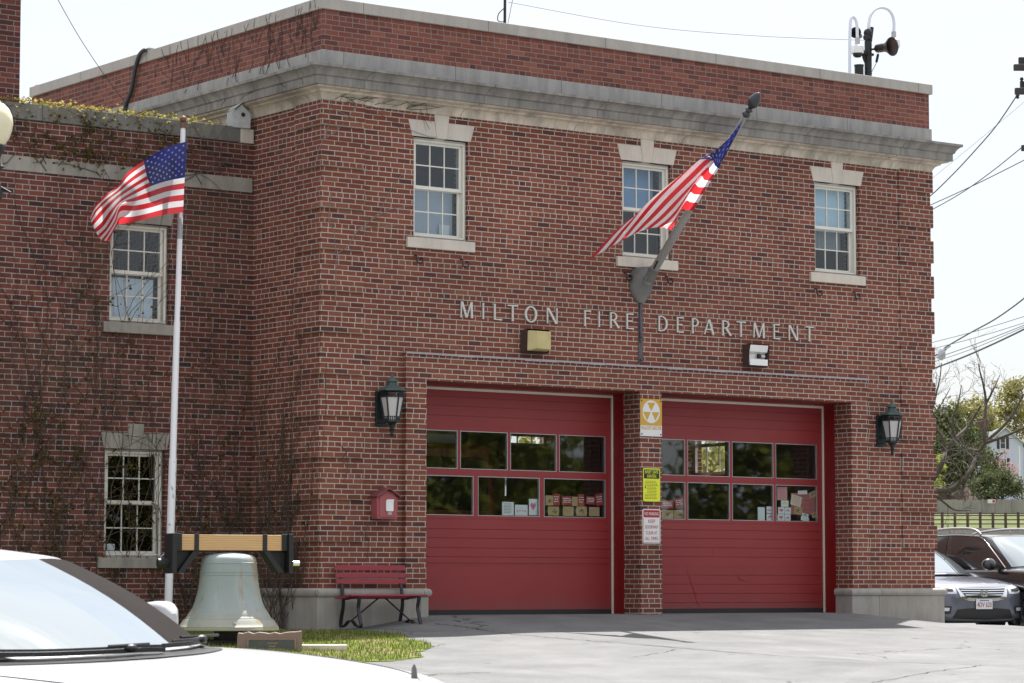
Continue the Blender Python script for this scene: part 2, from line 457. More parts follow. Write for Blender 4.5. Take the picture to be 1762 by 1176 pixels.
nn = t.n('ShaderNodeTexNoise'); nn.inputs['Scale'].default_value = 1.4; nn.inputs['Detail'].default_value = 5; t.link(P, nn.inputs['Vector']); t.link(nn.outputs['Color'], mpw.inputs[1])
t.link(mpw.outputs[0], vor.inputs['Vector'])
ck = t.math('LESS_THAN', vor.outputs['Distance'], .0035)
c = t.mix(t.math('MULTIPLY', ck, t.ramp(t.noise(P, .35, 3), [(.48, 0.0), (.56, .85)])), c, (.03, .03, .03, 1))
c = t.mix(t.ramp(t.noise(P, .5, 4), [(.55, 0.0), (.75, .35)]), c, (.10, .10, .098, 1))
c = t.mix(t.ramp(t.noise(P, 1.0, 5, .6, (2.4, .16, 1)), [(.52, 0.0), (.72, .4)]), c, (.12, .118, .115, 1))
c = t.mix(t.ramp(t.noise(P, 2.6, 4, .65), [(.655, 0.0), (.72, .6)]), c, (.085, .083, .08, 1))
gmat_a = t.bsdf(c, .92, 0, t.bump(t.math('ADD', f3, f2), .5, .006), .2)
t = NT('lawn_earth'); P = t.pos()
c = t.ramp(t.noise(P, .3, 6, .65), [(.3, (.08, .095, .045)), (.6, (.125, .14, .06)), (.8, (.18, .155, .11))])
gmat_g = t.bsdf(c, .95, 0, t.bump(t.noise(P, 8, 5), .6, .05), .1)
ground = gm.build('ground', [gmat_a, gmat_g], smooth=180)
for p in ground.data.polygons:
    x, y, z = p.center
    dep = (x-CAM.x)*.591+(y-CAM.y)*.807
    if dep > 130: p.material_index = 1
tag(ground, kind='structure')

# ------------------------------------------------------------------ the fire station
FS = thing('fire_station', 'two storey red brick fire station with stone cornice and two red garage doors', 'fire station')

def wall_sheet(mb, axis, c, us, zs, holes, depth, m=0, mi=None, ti=.35):
    """wall plane at axis=c facing the negative side, holes (u0,u1,z0,z1) with reveals of the given depth"""
    us = sorted(set([us[0], us[1]]+[h for q in holes for h in q[:2]]))
    zs = sorted(set([zs[0], zs[1]]+[h for q in holes for h in q[2:4]]))
    pt = (lambda u, z, d: (u, c+d, z)) if axis == 'Y' else (lambda u, z, d: (c+d, u, z))
    for i in range(len(us)-1):
        for j in range(len(zs)-1):
            um, zm = (us[i]+us[i+1])/2, (zs[j]+zs[j+1])/2
            if any(q[0] < um < q[1] and q[2] < zm < q[3] for q in holes): continue
            a, b, z0, z1 = us[i], us[i+1], zs[j], zs[j+1]
            mb.quad(pt(a, z0, 0), pt(b, z0, 0), pt(b, z1, 0), pt(a, z1, 0), m)
            if mi is not None: mb.quad(pt(a, z0, ti), pt(a, z1, ti), pt(b, z1, ti), pt(b, z0, ti), mi)
    for a, b, z0, z1, *r in holes:
        d = depth
        mb.quad(pt(a, z0, 0), pt(a, z1, 0), pt(a, z1, d), pt(a, z0, d), m)
        mb.quad(pt(b, z0, 0), pt(b, z0, d), pt(b, z1, d), pt(b, z1, 0), m)
        mb.quad(pt(a, z0, 0), pt(a, z0, d), pt(b, z0, d), pt(b, z0, 0), m)
        mb.quad(pt(a, z1, 0), pt(b, z1, 0), pt(b, z1, d), pt(a, z1, d), m)

XR, YB = 11.67, 8.87
FW_WIN = [(2.005, 5.29, 6.735), (5.765, 5.275, 6.73), (9.62, 5.29, 6.735)]
HWIN = .475
WW = [(-1.83, 4.02, 5.42, .47), (-1.87, .78, 2.275, .47)]
YW = 1.814
# main walls
mb = MB()
holes = [(x-HWIN, x+HWIN, z0, z1) for x, z0, z1 in FW_WIN]+[(1.40, 10.10, -.9, 3.62)]
wall_sheet(mb, 'Y', 0, (0, XR), (-.9, 7.1), holes, .35, 0, 1)
mb.build('wall', [M_['brick'], M_['plaster']], FS, recalc=False)
mb = MB()
wall_sheet(mb, 'X', 0, (0, YB), (-.9, 7.1), [], .35, 0, 1)
mb.build('wall', [M_['brick'], M_['plaster']], FS, recalc=False)
mb = MB()                                           # far side wall with a bay window
SW = (5.27, 2.33, 3.40, .52)
m2 = MB(); wall_sheet(m2, 'X', 0, (0, YB), (-.9, 7.1), [(SW[0]-SW[3], SW[0]+SW[3], SW[1], SW[2])], .35, 0, 1)
mb.add([(XR-p.x, p.y, p.z) for p in m2.v], m2.f, 0); mb.m = m2.m
mb.build('wall', [M_['brick'], M_['plaster']], FS, recalc=False)
mb = MB(); m2 = MB()
BW = (9.9, 2.93, 3.35, .48)
wall_sheet(m2, 'Y', 0, (0, XR), (-.9, 7.1), [(BW[0]-BW[3], BW[0]+BW[3], BW[1], BW[2])], .35, 0, 1)
mb.add([(p.x, YB-p.y, p.z) for p in m2.v], m2.f, 0); mb.m = m2.m
mb.build('wall', [M_['brick'], M_['plaster']], FS, recalc=False)
# interior floors and ceilings
mb = MB().box(.35, XR-.35, .6, YB-.35, -.3, -.02).box(.35, XR-.35, .35, YB-.35, 3.75, 4.0).box(.35, XR-.35, .35, YB-.35, 6.9, 7.3)
mb.box(.35, XR-.35, 3.6, 3.7, 4.0, 6.9)
mb.build('floor', M_['plaster'], FS)
# parapet, belt, cornice, coping swept round three sides
def sweep(mb, prof, path, m=0):
    n = len(path); P = [Vector((*p, 0)) for p in path]; rings = []
    for i in range(n):
        d0 = (P[i]-P[i-1]).normalized() if i > 0 else None
        d1 = (P[i+1]-P[i]).normalized() if i < n-1 else None
        nn = lambda d: Vector((d.y, -d.x, 0))
        if d0 is None: off = nn(d1)
        elif d1 is None: off = nn(d0)
        else:
            b = (nn(d0)+nn(d1)).normalized(); off = b/b.dot(nn(d1))
        rings.append([P[i]+off*o+Vector((0, 0, z)) for o, z in prof])
    mb.grid(rings, m); k = len(prof)
    mb.add(rings[0], [tuple(range(k))], m); mb.add(rings[-1], [tuple(range(k))[::-1]], m)
path = [(0, YB), (0, 0), (XR, 0), (XR, YB), (.001, YB)]
mb = MB(); sweep(mb, [(-.30, 7.76), (0, 7.76), (0, 8.38), (-.30, 8.38)], path); mb.build('parapet', M_['brick_parapet'], FS)
mb = MB(); sweep(mb, [(-.34, 8.37), (.045, 8.37), (.045, 8.53), (-.15, 8.56), (-.34, 8.53)], path); mb.build('coping', M_['coping'], FS, bevel=.008)
mb = MB(); sweep(mb, [(-.28, 7.5), (.03, 7.5), (.03, 7.80), (-.28, 7.80)], path); mb.build('belt_course', M_['belt'], FS, bevel=.006)
mb = MB(); sweep(mb, [(.02, 7.27), (.262, 7.265), (.265, 7.27), (.265, 7.375), (.275, 7.385), (.290, 7.392), (.296, 7.415), (.312, 7.445), (.338, 7.475), (.366, 7.492), (.382, 7.497), (.382, 7.535), (.02, 7.60)], path)
mb.build('cornice', M_['cornice'], FS, smooth=35)
mb = MB(); sweep(mb, [(-.02, 7.075), (.022, 7.075), (.026, 7.10), (.036, 7.135), (.058, 7.17), (.095, 7.195), (.125, 7.203), (.128, 7.225), (.215, 7.243), (.22, 7.272), (-.02, 7.272)], path)
mb.build('bed_moulding', M_['bed'], FS, smooth=35)
MB().box(.2, XR-.2, .2, YB-.2, 8.0, 8.1).build('roof', M_['roof'], FS)
# plinths
def plinth(name, segs):
    for sg in segs:
        mb = MB()
        sweep(mb, [(-.06, -.9), (.102, -.9), (.102, .245), (.122, .25), (.137, .275), (.14, .30), (.134, .33), (.115, .352), (.07, .362), (-.06, .362)], sg)
        mb.build(name, M_['granite'], FS, smooth=40)
plinth('plinth', [[(0, YW), (0, 0), (1.63, 0), (1.63, .28)], [(9.87, .28), (9.87, 0), (XR, 0), (XR, YB)]])
# quoins
for k in range(-9, 2):
    zb = 6.178+.575*k; zt = min(zb+.3595, 7.09)
    if zb < .36: zb = .362
    if zt < .5: continue
    MB().box(-.04, .68, -.04, .01, zb, zt).box(-.0402, .01, .01, .66, zb, zt).build('quoin', M_['brick'], FS)
    MB().box(10.95, XR+.032, -.032, .01, zb, zt).box(XR-.01, XR+.0322, .01, .66, zb, zt).build('quoin', M_['brick'], FS)
# brick surround of the garage doors
OP = [(1.70, 5.54), (5.95, 9.80)]; HD = 3.27
mb = MB()
fr = -.09
wall_sheet(mb, 'Y', fr, (1.355, 10.15), (-.9, 3.645), [(a, b, -.9, HD) for a, b in OP], .39)
mb.quad((1.355, fr, -.9), (1.355, fr, 3.645), (1.355, .02, 3.645), (1.355, .02, -.9)).quad((10.15, fr, -.9), (10.15, .02, -.9), (10.15, .02, 3.645), (10.15, fr, 3.645))
mb.quad((1.355, fr, 3.645), (10.15, fr, 3.645), (10.15, .02, 3.645), (1.355, .02, 3.645))
mb.quad((5.54, .3, -.9), (5.54, .3, 3.7), (5.95, .3, 3.7), (5.95, .3, -.9))
mb.build('door_surround', M_['brick'], FS, recalc=False)
mb = MB().box(1.34, 10.16, -.112, .012, 3.646, 3.660)
rnd = random.Random(4)
for i in range(30):
    x = 1.34+i*.294; mb.box(x, x+.29, -.1150-.003*rnd.random(), -.1125, 3.634-.010*rnd.random(), 3.6605)
mb.build('flashing', M_['lead'], FS)
# hooks below the upper windows
for x in (1.60, 2.39, 5.37, 6.16, 9.18, 9.99):
    p = [(x-.05, -.0, 5.03), (x-.05, -.05, 5.03), (x-.05, -.06, 4.95), (x-.03, -.06, 4.925), (x+.03, -.06, 4.925), (x+.05, -.06, 4.95), (x+.05, -.05, 5.0), (x+.05, 0, 5.0)]
    MB().tube(p, .011, 6).build('hook', M_['blackmetal'], FS, smooth=60)
# conduit and stained plate running down from the flag bracket
mb = MB().box(5.58, 5.66, -.012, .0, 3.70, 4.72).box(5.60, 5.64, -.03, -.0122, 4.02, 4.62).sphere((5.62, -.03, 4.10), .028, 10, 6).sphere((5.62, -.03, 3.75), .022, 10, 6)
t = NT('stained_steel'); P = t.pos()
c = t.ramp(t.noise(P, 14, 5, .7), [(.35, (.055, .06, .075)), (.6, (.11, .10, .11)), (.75, (.17, .07, .06))])
M_['stain'] = t.bsdf(c, .6, .2)
mb.build('conduit', M_['stain'], FS)

def glyph(ch):
    TK, TN = .125, .068
    st = []
    def bar_(x0, y0, x1, y1, w):
        d = Vector((x1-x0, y1-y0)); n_ = Vector((-d.y, d.x)).normalized()*w/2
        st.append([(x0+n_.x, y0+n_.y), (x0-n_.x, y0-n_.y), (x1-n_.x, y1-n_.y), (x1+n_.x, y1+n_.y)])
    def stem(x, w=TK, y0=0, y1=1):
        st.append([(x, y0), (x+w*.92, y0), (x+w*.86, y0+.1*(y1-y0)), (x+w*.86, y1-.1*(y1-y0)), (x+w*.92, y1), (x, y1), (x+w*.1, y1-.1*(y1-y0)), (x+w*.1, y0+.1*(y1-y0))][::-1])
    def hb(x0, x1, y, w=TN): st.append([(x0, y), (x1, y-.015), (x1, y+w+.015), (x0, y+w)])
    def bowl(x0, cx_, rx, y0, y1, tk):
        cy_, ry = (y0+y1)/2, (y1-y0)/2; N = 14
        for i in range(N):
            a0, a1 = -math.pi/2+math.pi*i/N, -math.pi/2+math.pi*(i+1)/N
            q = lambda a, s_: (cx_+(rx-(tk if s_ else 0))*math.cos(a), cy_+(ry-(TN if s_ else 0))*math.sin(a))
            st.append([q(a0, 0), q(a1, 0), q(a1, 1), q(a0, 1)])
        if cx_ > x0: hb(x0, cx_, y0); hb(x0, cx_, y1-TN)
    if ch == 'I': stem(0)
    if ch == 'L': stem(0); hb(.1, .5, 0)
    if ch == 'T': stem(.24); hb(0, .62, 1-TN)
    if ch == 'F': stem(0); hb(.1, .46, 1-TN); hb(.1, .38, .48)
    if ch == 'E': stem(0); hb(.1, .48, 1-TN); hb(.1, .40, .48); hb(.1, .50, 0)
    if ch == 'M':
        bar_(.06, 0, .10, 1, TN); bar_(.12, .99, .40, .03, TK); bar_(.70, .99, .42, .03, TN); bar_(.74, 0, .71, 1, TK)
    if ch == 'N':
        bar_(.05, 0, .05, 1, TN); bar_(.08, .98, .58, .02, TK); bar_(.62, 0, .62, 1, TN)
    if ch == 'A':
        bar_(.05, 0, .34, .98, TN); bar_(.36, .98, .63, 0, TK); hb(.16, .52, .30)
    if ch == 'O':
        N = 28
        for i in range(N):
            a0, a1 = 2*math.pi*i/N, 2*math.pi*(i+1)/N
            q = lambda a, s_: (.42+(.42 if not s_ else .285)*math.cos(a), .5+(.52 if not s_ else .435)*math.sin(a))
            st.append([q(a0, 0), q(a1, 0), q(a1, 1), q(a0, 1)])
    if ch == 'D': stem(0); bowl(.1, .22, .46, 0, 1, TK)
    if ch == 'P': stem(0); bowl(.1, .20, .30, .46, 1, TK*.85)
    if ch == 'R': stem(0); bowl(.1, .20, .29, .47, 1, TK*.85); bar_(.26, .5, .60, .01, TK)
    return st
LET = [('M', 792, 814), ('I', 830.5, 836), ('L', 850, 864), ('T', 874, 891.5), ('O', 903.3, 924.5), ('N', 941, 959.5),
       ('F', 1005.6, 1017), ('I', 1030, 1034.5), ('R', 1050, 1066.5), ('E', 1078, 1090.5),
       ('D', 1133.3, 1149), ('E', 1165, 1176.5), ('P', 1191, 1202.5), ('A', 1211.3, 1229.5), ('R', 1242.8, 1259.3), ('T', 1267.6, 1283.5), ('M', 1295.8, 1316.5), ('E', 1331, 1342.5), ('N', 1357, 1374.5), ('T', 1386, 1400.5)]
words = [LET[:6], LET[6:10], LET[10:]]
for wd in words:
    q = 0
    for ch, u0, u1 in wd:
        mb = MB()
        x0 = at(u0, 560, 'Y', -.03).x; x1 = at(u1, 560, 'Y', -.03).x
        G = glyph(ch); gx = max(p[0] for s_ in G for p in s_)
        k = min((x1-x0)/gx, .30)
        if ch == 'I': k = .235
        for s_ in G:
            q += 1
            mb.prism([(x0+px*k, 4.197+pz*.232) for px, pz in s_], -.030-.0003*(q % 9), -.006)
        mb.build('letter', M_['letter'], FS)

# ---- windows
def sash(name, parent, x0, x1, z0, z1, y, mat, pane_m, th=.035, st=.045, top=.045, bot=.05):
    mb = MB()
    mb.box(x0, x0+st, y, y+th, z0, z1).box(x1-st, x1, y, y+th, z0, z1)
    mb.box(x0+st, x1-st, y+.0005, y+th, z1-top, z1).box(x0+st, x1-st, y+.0005, y+th, z0, z0+bot)
    xa, xb, za, zb = x0+st, x1-st, z0+bot, z1-top
    for i in (1, 2):
        x = xa+(xb-xa)*i/3; mb.box(x-.009, x+.009, y+.008, y+th-.004, za, zb)
    z = (za+zb)/2; mb.box(xa, xb, y+.009, y+th-.005, z-.009, z+.009)
    s_ = mb.build(name, mat, parent, bevel=.003)
    p = MB().box(xa-.004, xb+.004, y+.017, y+.022, za-.004, zb+.004).build('pane', pane_m, parent)
    return s_
def window(xc, z0, z1, hw, Y, sill, lintel, stone_m, paint, old, d=.075):
    a, b = xc-hw, xc+hw
    mb = MB()                                       # masonry casing and old frame
    mb.box(a, a+.055, Y+d, Y+d+.16, z0, z1).box(b-.055, b, Y+d, Y+d+.16, z0, z1)
    mb.box(a+.055, b-.055, Y+d+.0006, Y+d+.16, z1-.05, z1).box(a+.055, b-.055, Y+d+.0006, Y+d+.16, z0, z0+.04)
    mb.box(a+.028, a+.058, Y+d-.018, Y+d-.0005, z0+.03, z1-.03, 1).box(b-.058, b-.028, Y+d-.018, Y+d-.0005, z0+.03, z1-.03, 1)
    mb.box(a+.058, b-.058, Y+d-.0175, Y+d-.0005, z1-.06, z1-.03, 1).box(a+.058, b-.058, Y+d-.0175, Y+d-.0005, z0+.03, z0+.055, 1)
    w = mb.build('window', [old, paint], FS, bevel=.003)
    zm = (z0+z1)/2+.01
    sash('sash', w, a+.056, b-.056, zm-.02, z1-.052, Y+d+.02, paint, M_['pane'])
    sash('sash', w, a+.056, b-.056, z0+.042, zm+.015, Y+d+.062, paint, M_['pane'])
    sx0, sx1, sz0, sz1 = sill
    MB().box(sx0, sx1, Y-.045, Y+d-.002, sz0, sz1).build('sill', stone_m, w, bevel=.006)
    lz0, lz1, lw0, lw1, kz = lintel
    xk = xc
    for s_ in (-1, 1):
        MB().prism([(xk+s_*.09, lz0), (xk+s_*lw0, lz0), (xk+s_*lw1, lz1), (xk+s_*.125, lz1)], Y-.012, Y+.12).build('lintel', stone_m, w, bevel=.005)
    MB().prism([(xk-.0885, lz0-.001), (xk+.0885, lz0-.001), (xk+.12, lz1), (xk+.128, kz), (xk-.128, kz), (xk-.12, lz1)], Y-.016, Y+.12).build('keystone', stone_m, w, bevel=.005)
    return w
for i, (xc, z0, z1) in enumerate(FW_WIN):
    w = window(xc, z0, z1, HWIN, 0, (xc-.60, xc+.565, z0-.148, z0-.002), (z1+.0, z1+.235, .505, .575, 7.074), M_['limestone' if i else 'sillstone'], M_['whitepaint'], M_['whitepaint'])
    a, b = xc-.38, xc+.38
    zm = (z0+z1)/2
    bl = plain('blind_and_sky_sheet_%d' % i, [(.50, .54, .60), (.05, .08, .12), (.66, .82, .93)][i], .8, 0, .08, 4)
    if i == 0:
        MB().box(a, b, .27, .275, z0+.05, zm+.02).build('blind_and_sky_sheet', bl, w)
        MB().lathe([(.0, 0), (.085, 0), (.10, .2), (.105, .205), (.095, .205), (.08, .02), (0, .02)], 20, Matrix.Translation((xc+.22, .24, z0+.045)) @ Matrix.Diagonal((1, .25, 1, 1))).build('bucket', M_['white'], w, smooth=40)
    if i == 1: MB().box(a, b, .33, .335, zm+.02, z1-.05).build('blind_and_sky_sheet', plain('mirrored_sky_blue', (.30, .47, .70), .8, 0, .05, 4), w)  # blue sheet gives the upper sash its mirrored sky as colour
    if i == 2:
        MB().box(a, b, .24, .245, zm-.02, z1-.05).build('blind_and_sky_sheet', bl, w)
        mb = MB(); P_ = []
        for k in range(40): P_.append([(a+(b-a)*k/39, .36+.015*math.sin(k*1.1), z) for z in (zm-.28, zm+.02)])
        mb.grid(P_).build('curtain', plain('grey_curtain', (.34, .36, .38), .9), w)
for i, (xc, z0, z1, hw) in enumerate(WW):
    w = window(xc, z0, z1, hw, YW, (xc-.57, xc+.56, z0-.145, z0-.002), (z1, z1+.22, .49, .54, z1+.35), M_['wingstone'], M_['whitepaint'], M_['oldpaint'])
    zm = (z0+z1)/2
    if i == 0:
        P_ = [[(xc-.34+.68*k/50, YW+.24+.012*math.sin(k*.8+z*3), z) for z in (z0+.05, zm-.05)] for k in range(51)]
        MB().grid(P_).build('curtain', plain('white_curtain', (.82, .86, .95), .9), w)
    else:
        MB().box(xc-.34, xc-.22, YW+.155, YW+.158, z0+.1, z0+.19).build('sticker', M_['paperwhite'], w)
# side window seen through the bays, and the rear one
for (c_, z0, z1, hw, ax) in ((SW[0], SW[1], SW[2], SW[3], 'X'), (BW[0], BW[1], BW[2], BW[3], 'Y')):
    mb = MB(); p = MB()
    cst = XR-.2 if ax == 'X' else YB-.2
    def B(u0, u1, za, zb, t0=0, t1=.05):
        if ax == 'X': mb.box(cst+t0, cst+t1, u0, u1, za, zb)
        else: mb.box(u0, u1, cst+t0, cst+t1, za, zb)
    B(c_-hw, c_-hw+.06, z0, z1); B(c_+hw-.06, c_+hw, z0, z1); B(c_-hw+.06, c_+hw-.06, z0, z0+.06); B(c_-hw+.06, c_+hw-.06, z1-.05, z1)
    B(c_-hw+.06, c_+hw-.06, (z0+z1)/2-.03, (z0+z1)/2+.03, .005, .045)
    for k in (1, 2): B(c_-hw+2*hw*k/3-.01, c_-hw+2*hw*k/3+.01, z0+.06, z1-.05, .01, .04)
    w = mb.build('window', M_['whitepaint'], FS)

# ---- garage doors
def garage_door(xa, xb, lower, ribs, dent=False):
    Y0 = .58; zb, zt = .045, 3.24
    mb = MB(); holes = []
    w = xb-xa
    ups = [(xa+.13+(w-.26)*k/4+(.025 if k else 0), xa+.13+(w-.26)*(k+1)/4-(.025 if k < 3 else 0)) for k in range(4)]
    lws = [(xa+.13+(w-.26)*k/lower+(.04 if k else 0), xa+.13+(w-.26)*(k+1)/lower-(.04 if k < lower-1 else 0)) for k in range(lower)] if lower == 3 else ups
    holes = [(a, b, 2.075, 2.625) for a, b in ups]+[(a, b, 1.405, 1.975) for a, b in lws]
    wall_sheet(mb, 'Y', Y0, (xa-.05, xb+.05), (1.36, 2.70), holes, .05, 0, 0, .05)
    # ribbed panels: strips that stand 6 mm proud with open grooves between them
    zs = [zb]+ribs+[1.36]
    for z0, z1 in zip(zs[:-1], zs[1:]): mb.box(xa-.05, xb+.05, Y0, Y0+.012, z0+.004, z1-.004)
    zt_ = [2.70, 2.84, 2.98, 3.11, zt]
    for z0, z1 in zip(zt_[:-1], zt_[1:]): mb.box(xa-.05, xb+.05, Y0+.001, Y0+.012, z0+.003, z1-.003)
    mb.box(xa-.05, xb+.05, Y0+.0125, Y0+.045, zb, 1.3595).box(xa-.05, xb+.05, Y0+.0125, Y0+.045, 2.7005, zt)
    for z in (.70, 2.02, 2.70): mb.box(xa-.05, xb+.05, Y0-.003, Y0-.0005, z-.012, z+.012)
    if dent:
        for pts in ([(6.95, .73), (7.02, .55), (7.12, .32), (7.2, .12), (7.35, .06)], [(8.0, .62), (8.05, .5), (8.3, .47)], [(7.5, .98), (7.51, .88)]):
            q = cr_spline([Vector((x, Y0+.004, z)) for x, z in pts], 6); mb.tube(q, [.004+.008*math.sin(math.pi*i/(len(q)-1)) for i in range(len(q))], 6)
    d = mb.build('garage_door', M_['doorred'], FS, recalc=False)
    for a, b, z0, z1 in holes:
        f_ = MB()
        f_.box(a, a+.009, Y0-.004, Y0+.03, z0, z1).box(b-.009, b, Y0-.004, Y0+.03, z0, z1).box(a+.009, b-.009, Y0-.0035, Y0+.03, z0, z0+.009).box(a+.009, b-.009, Y0-.0035, Y0+.03, z1-.009, z1)
        f_.build('pane_frame', M_['galv'], d)
        MB().box(a+.008, b-.008, Y0+.012, Y0+.02, z0+.008, z1-.008).build('pane', M_['doorpane'], d)
    MB().box(xa-.05, xb+.05, Y0+.002, Y0+.04, -.02, zb-.001).build('rubber_seal', M_['rubber'], d)
    s_ = MB().box(xb-.028, xb-.004, Y0-.03, Y0-.006, -.02, 3.245).box(xa+.004, xa+.028, Y0-.03, Y0-.006, -.02, 3.245).box(xa+.0285, xb-.0285, Y0-.03, Y0-.006, 3.205, 3.24)
    s_.build('weather_strip', M_['vinyl'], d)
    f_ = MB().box(xb-.003, xb+.06, .301, Y0+.05, -.05, HD+.05).box(xa-.06, xa+.003, .301, Y0+.05, -.05, HD+.05).box(xa+.0035, xb-.0035, .302, Y0+.05, 3.2405, HD+.05)
    f_.box(xb-.012, xb-.0032, .302, .33, -.05, 3.24)
    f_.build('door_frame', M_['framered'], d)
    return d
garage_door(OP[0][0], OP[0][1], 3, [.72, .81, .94, 1.08, 1.21])
garage_door(OP[1][0], OP[1][1], 4, [.14, .28, .42, .56, .70, .84, .98, 1.12, 1.25], True)

# ---- ivy-covered wing
mb = MB(); wall_sheet(mb, 'Y', YW, (-9, 0), (-.9, 6.72), [(x-h, x+h, z0, z1) for x, z0, z1, h in WW], .3, 0, 1)
mb.quad((-9, YW, -.9), (-9, YW, 6.72), (-9, 8, 6.72), (-9, 8, -.9)).quad((-9, 8, -.9), (-9, 8, 6.72), (0, 8, 6.72), (0, 8, -.9))
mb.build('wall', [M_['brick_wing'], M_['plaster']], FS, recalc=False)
MB().box(-8.8, -.0, YW+.4, 7.9, 6.55, 6.66).box(-8.8, 0, YW+.4, 7.9, 2.9, 3.1).box(-8.8, 0, YW+.4, 7.9, -.2, -.02).build('floor', M_['plaster'], FS)
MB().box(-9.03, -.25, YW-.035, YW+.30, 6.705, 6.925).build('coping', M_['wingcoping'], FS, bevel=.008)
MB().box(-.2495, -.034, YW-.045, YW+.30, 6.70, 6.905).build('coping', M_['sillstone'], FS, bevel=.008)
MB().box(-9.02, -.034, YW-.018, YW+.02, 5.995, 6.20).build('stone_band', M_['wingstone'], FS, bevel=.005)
MB().box(-6.2, -3.70, YW+.02, YW+1.2, 6.66, 8.36).build('chimney', M_['brick_chimney'], FS)
MB().box(-6.25, -3.66, YW-.03, YW+1.25, 8.362, 8.52).build('chimney_cap', M_['wingstone'], FS)

# ================================================================== things fixed to or standing by the station
def rbox(mb, x0, x1, y0, y1, z0, z1, r=.02, m=0, n=4):   # rounded-corner slab facing -Y
    pts = []
    for cx, cz, a0 in ((x1-r, z1-r, 0), (x0+r, z1-r, 90), (x0+r, z0+r, 180), (x1-r, z0+r, 270)):
        for i in range(n+1):
            a = R(a0+90*i/n); pts.append((cx+r*math.cos(a), cz+r*math.sin(a)))
    mb.prism(pts, y0, y1, m); return mb
def flat_poly(mb, pts, y, m=0): return mb.add([(x, y, z) for x, z in pts], [tuple(range(len(pts)))], m)

# ---- wall lanterns
def lantern(x, label):
    t = thing('wall_lantern', label, 'lantern', (x, 0, 2.45), group='lanterns beside the garage doors')
    mb = MB().box(-.14, .05, -.035, 0, .20, .64); mb.prism([(-.15, .19), (.06, .19), (.06, .165), (-.045, .14), (-.15, .165)], -.034, 0)
    mb.bar((-.045, -.03, .30), (0, -.12, .26), .03, .03).bar((-.045, -.03, .56), (0, -.12, .60), .03, .03)
    mb.build('back_plate', M_['bronze'], t, local=True, bevel=.006)
    C0 = Vector((0, -.22, 0))
    def ring(r_, z, k=6, a0=30): return [Vector((C0.x+r_*math.cos(R(a0+60*i)), C0.y+r_*math.sin(R(a0+60*i)), z)) for i in range(k)]
    lo, hi = ring(.098, .225), ring(.162, .545)
    mb = MB()
    for i in range(6): mb.bar(lo[i], hi[i], .017, .017)
    for z0, z1, r0, r1 in ((.545, .565, .165, .172), (.205, .228, .112, .108)):
        A, B_ = ring(r0, z0), ring(r1, z1); mb.add(A+B_, [(i, (i+1) % 6, 6+(i+1) % 6, 6+i) for i in range(6)]+[tuple(range(6)), tuple(range(6, 12))])
    for i in range(6):                                 # fretwork bands
        a, b = hi[i], hi[(i+1) % 6]
        for k in range(1, 8):
            p = a.lerp(b, k/8); mb.bar(p+Vector((0, 0, .015)), p+Vector((0, 0, .075)), .008, .008)
        a, b = lo[i], lo[(i+1) % 6]
        for k in range(1, 4):
            p = a.lerp(b, k/4); mb.bar(p, p+Vector((0, 0, .05)), .012, .01)
        mb.bar(lo[i]*1.0+Vector((0, 0, .055)), lo[(i+1) % 6]+Vector((0, 0, .055)), .012, .012)
        mb.sphere(lo[i]+Vector((0, 0, -.015)), .014, 8, 6)
    A, B_ = ring(.172, .625), ring(.176, .64); mb.add(A+B_, [(i, (i+1) % 6, 6+(i+1) % 6, 6+i) for i in range(6)]+[tuple(range(6)), tuple(range(6, 12))])
    mb.build('frame', M_['bronze'], t, local=True)
    MC = Matrix.Translation(C0)
    MB().lathe([(.0, .645), (.205, .640), (.200, .655), (.155, .675), (.095, .705), (.075, .72), (.07, .745), (.066, .76), (.095, .765), (.09, .78), (.06, .80), (.03, .825), (.014, .835), (.02, .85), (.014, .865), (0, .87)], 6, MC @ Matrix.Rotation(R(30), 4, 'Z')).build('roof', M_['bronzetop'], t, local=True)
    MB().lathe([(0, .20), (.09, .205), (.06, .185), (.035, .15), (.03, .11), (.045, .10), (.03, .08), (.022, .05), (.03, .035), (.02, .015), (.004, 0)], 12, MC).build('finial', M_['bronze'], t, local=True, smooth=50)
    lo, hi = ring(.092, .225), ring(.153, .545)
    MB().add(lo+hi, [(i, (i+1) % 6, 6+(i+1) % 6, 6+i) for i in range(6)]).build('glass', M_['frost'], t, local=True)
    return t
M_['frost'] = plain('frosted_glass', (.52, .50, .50), .35, 0, .04, 8)
LN = lantern(1.03, 'dark bronze wall lantern above the red alarm box')
L2 = dup(LN, (10.55, 0, 2.45), 0, 'dark bronze wall lantern on the brick right of both garage doors')

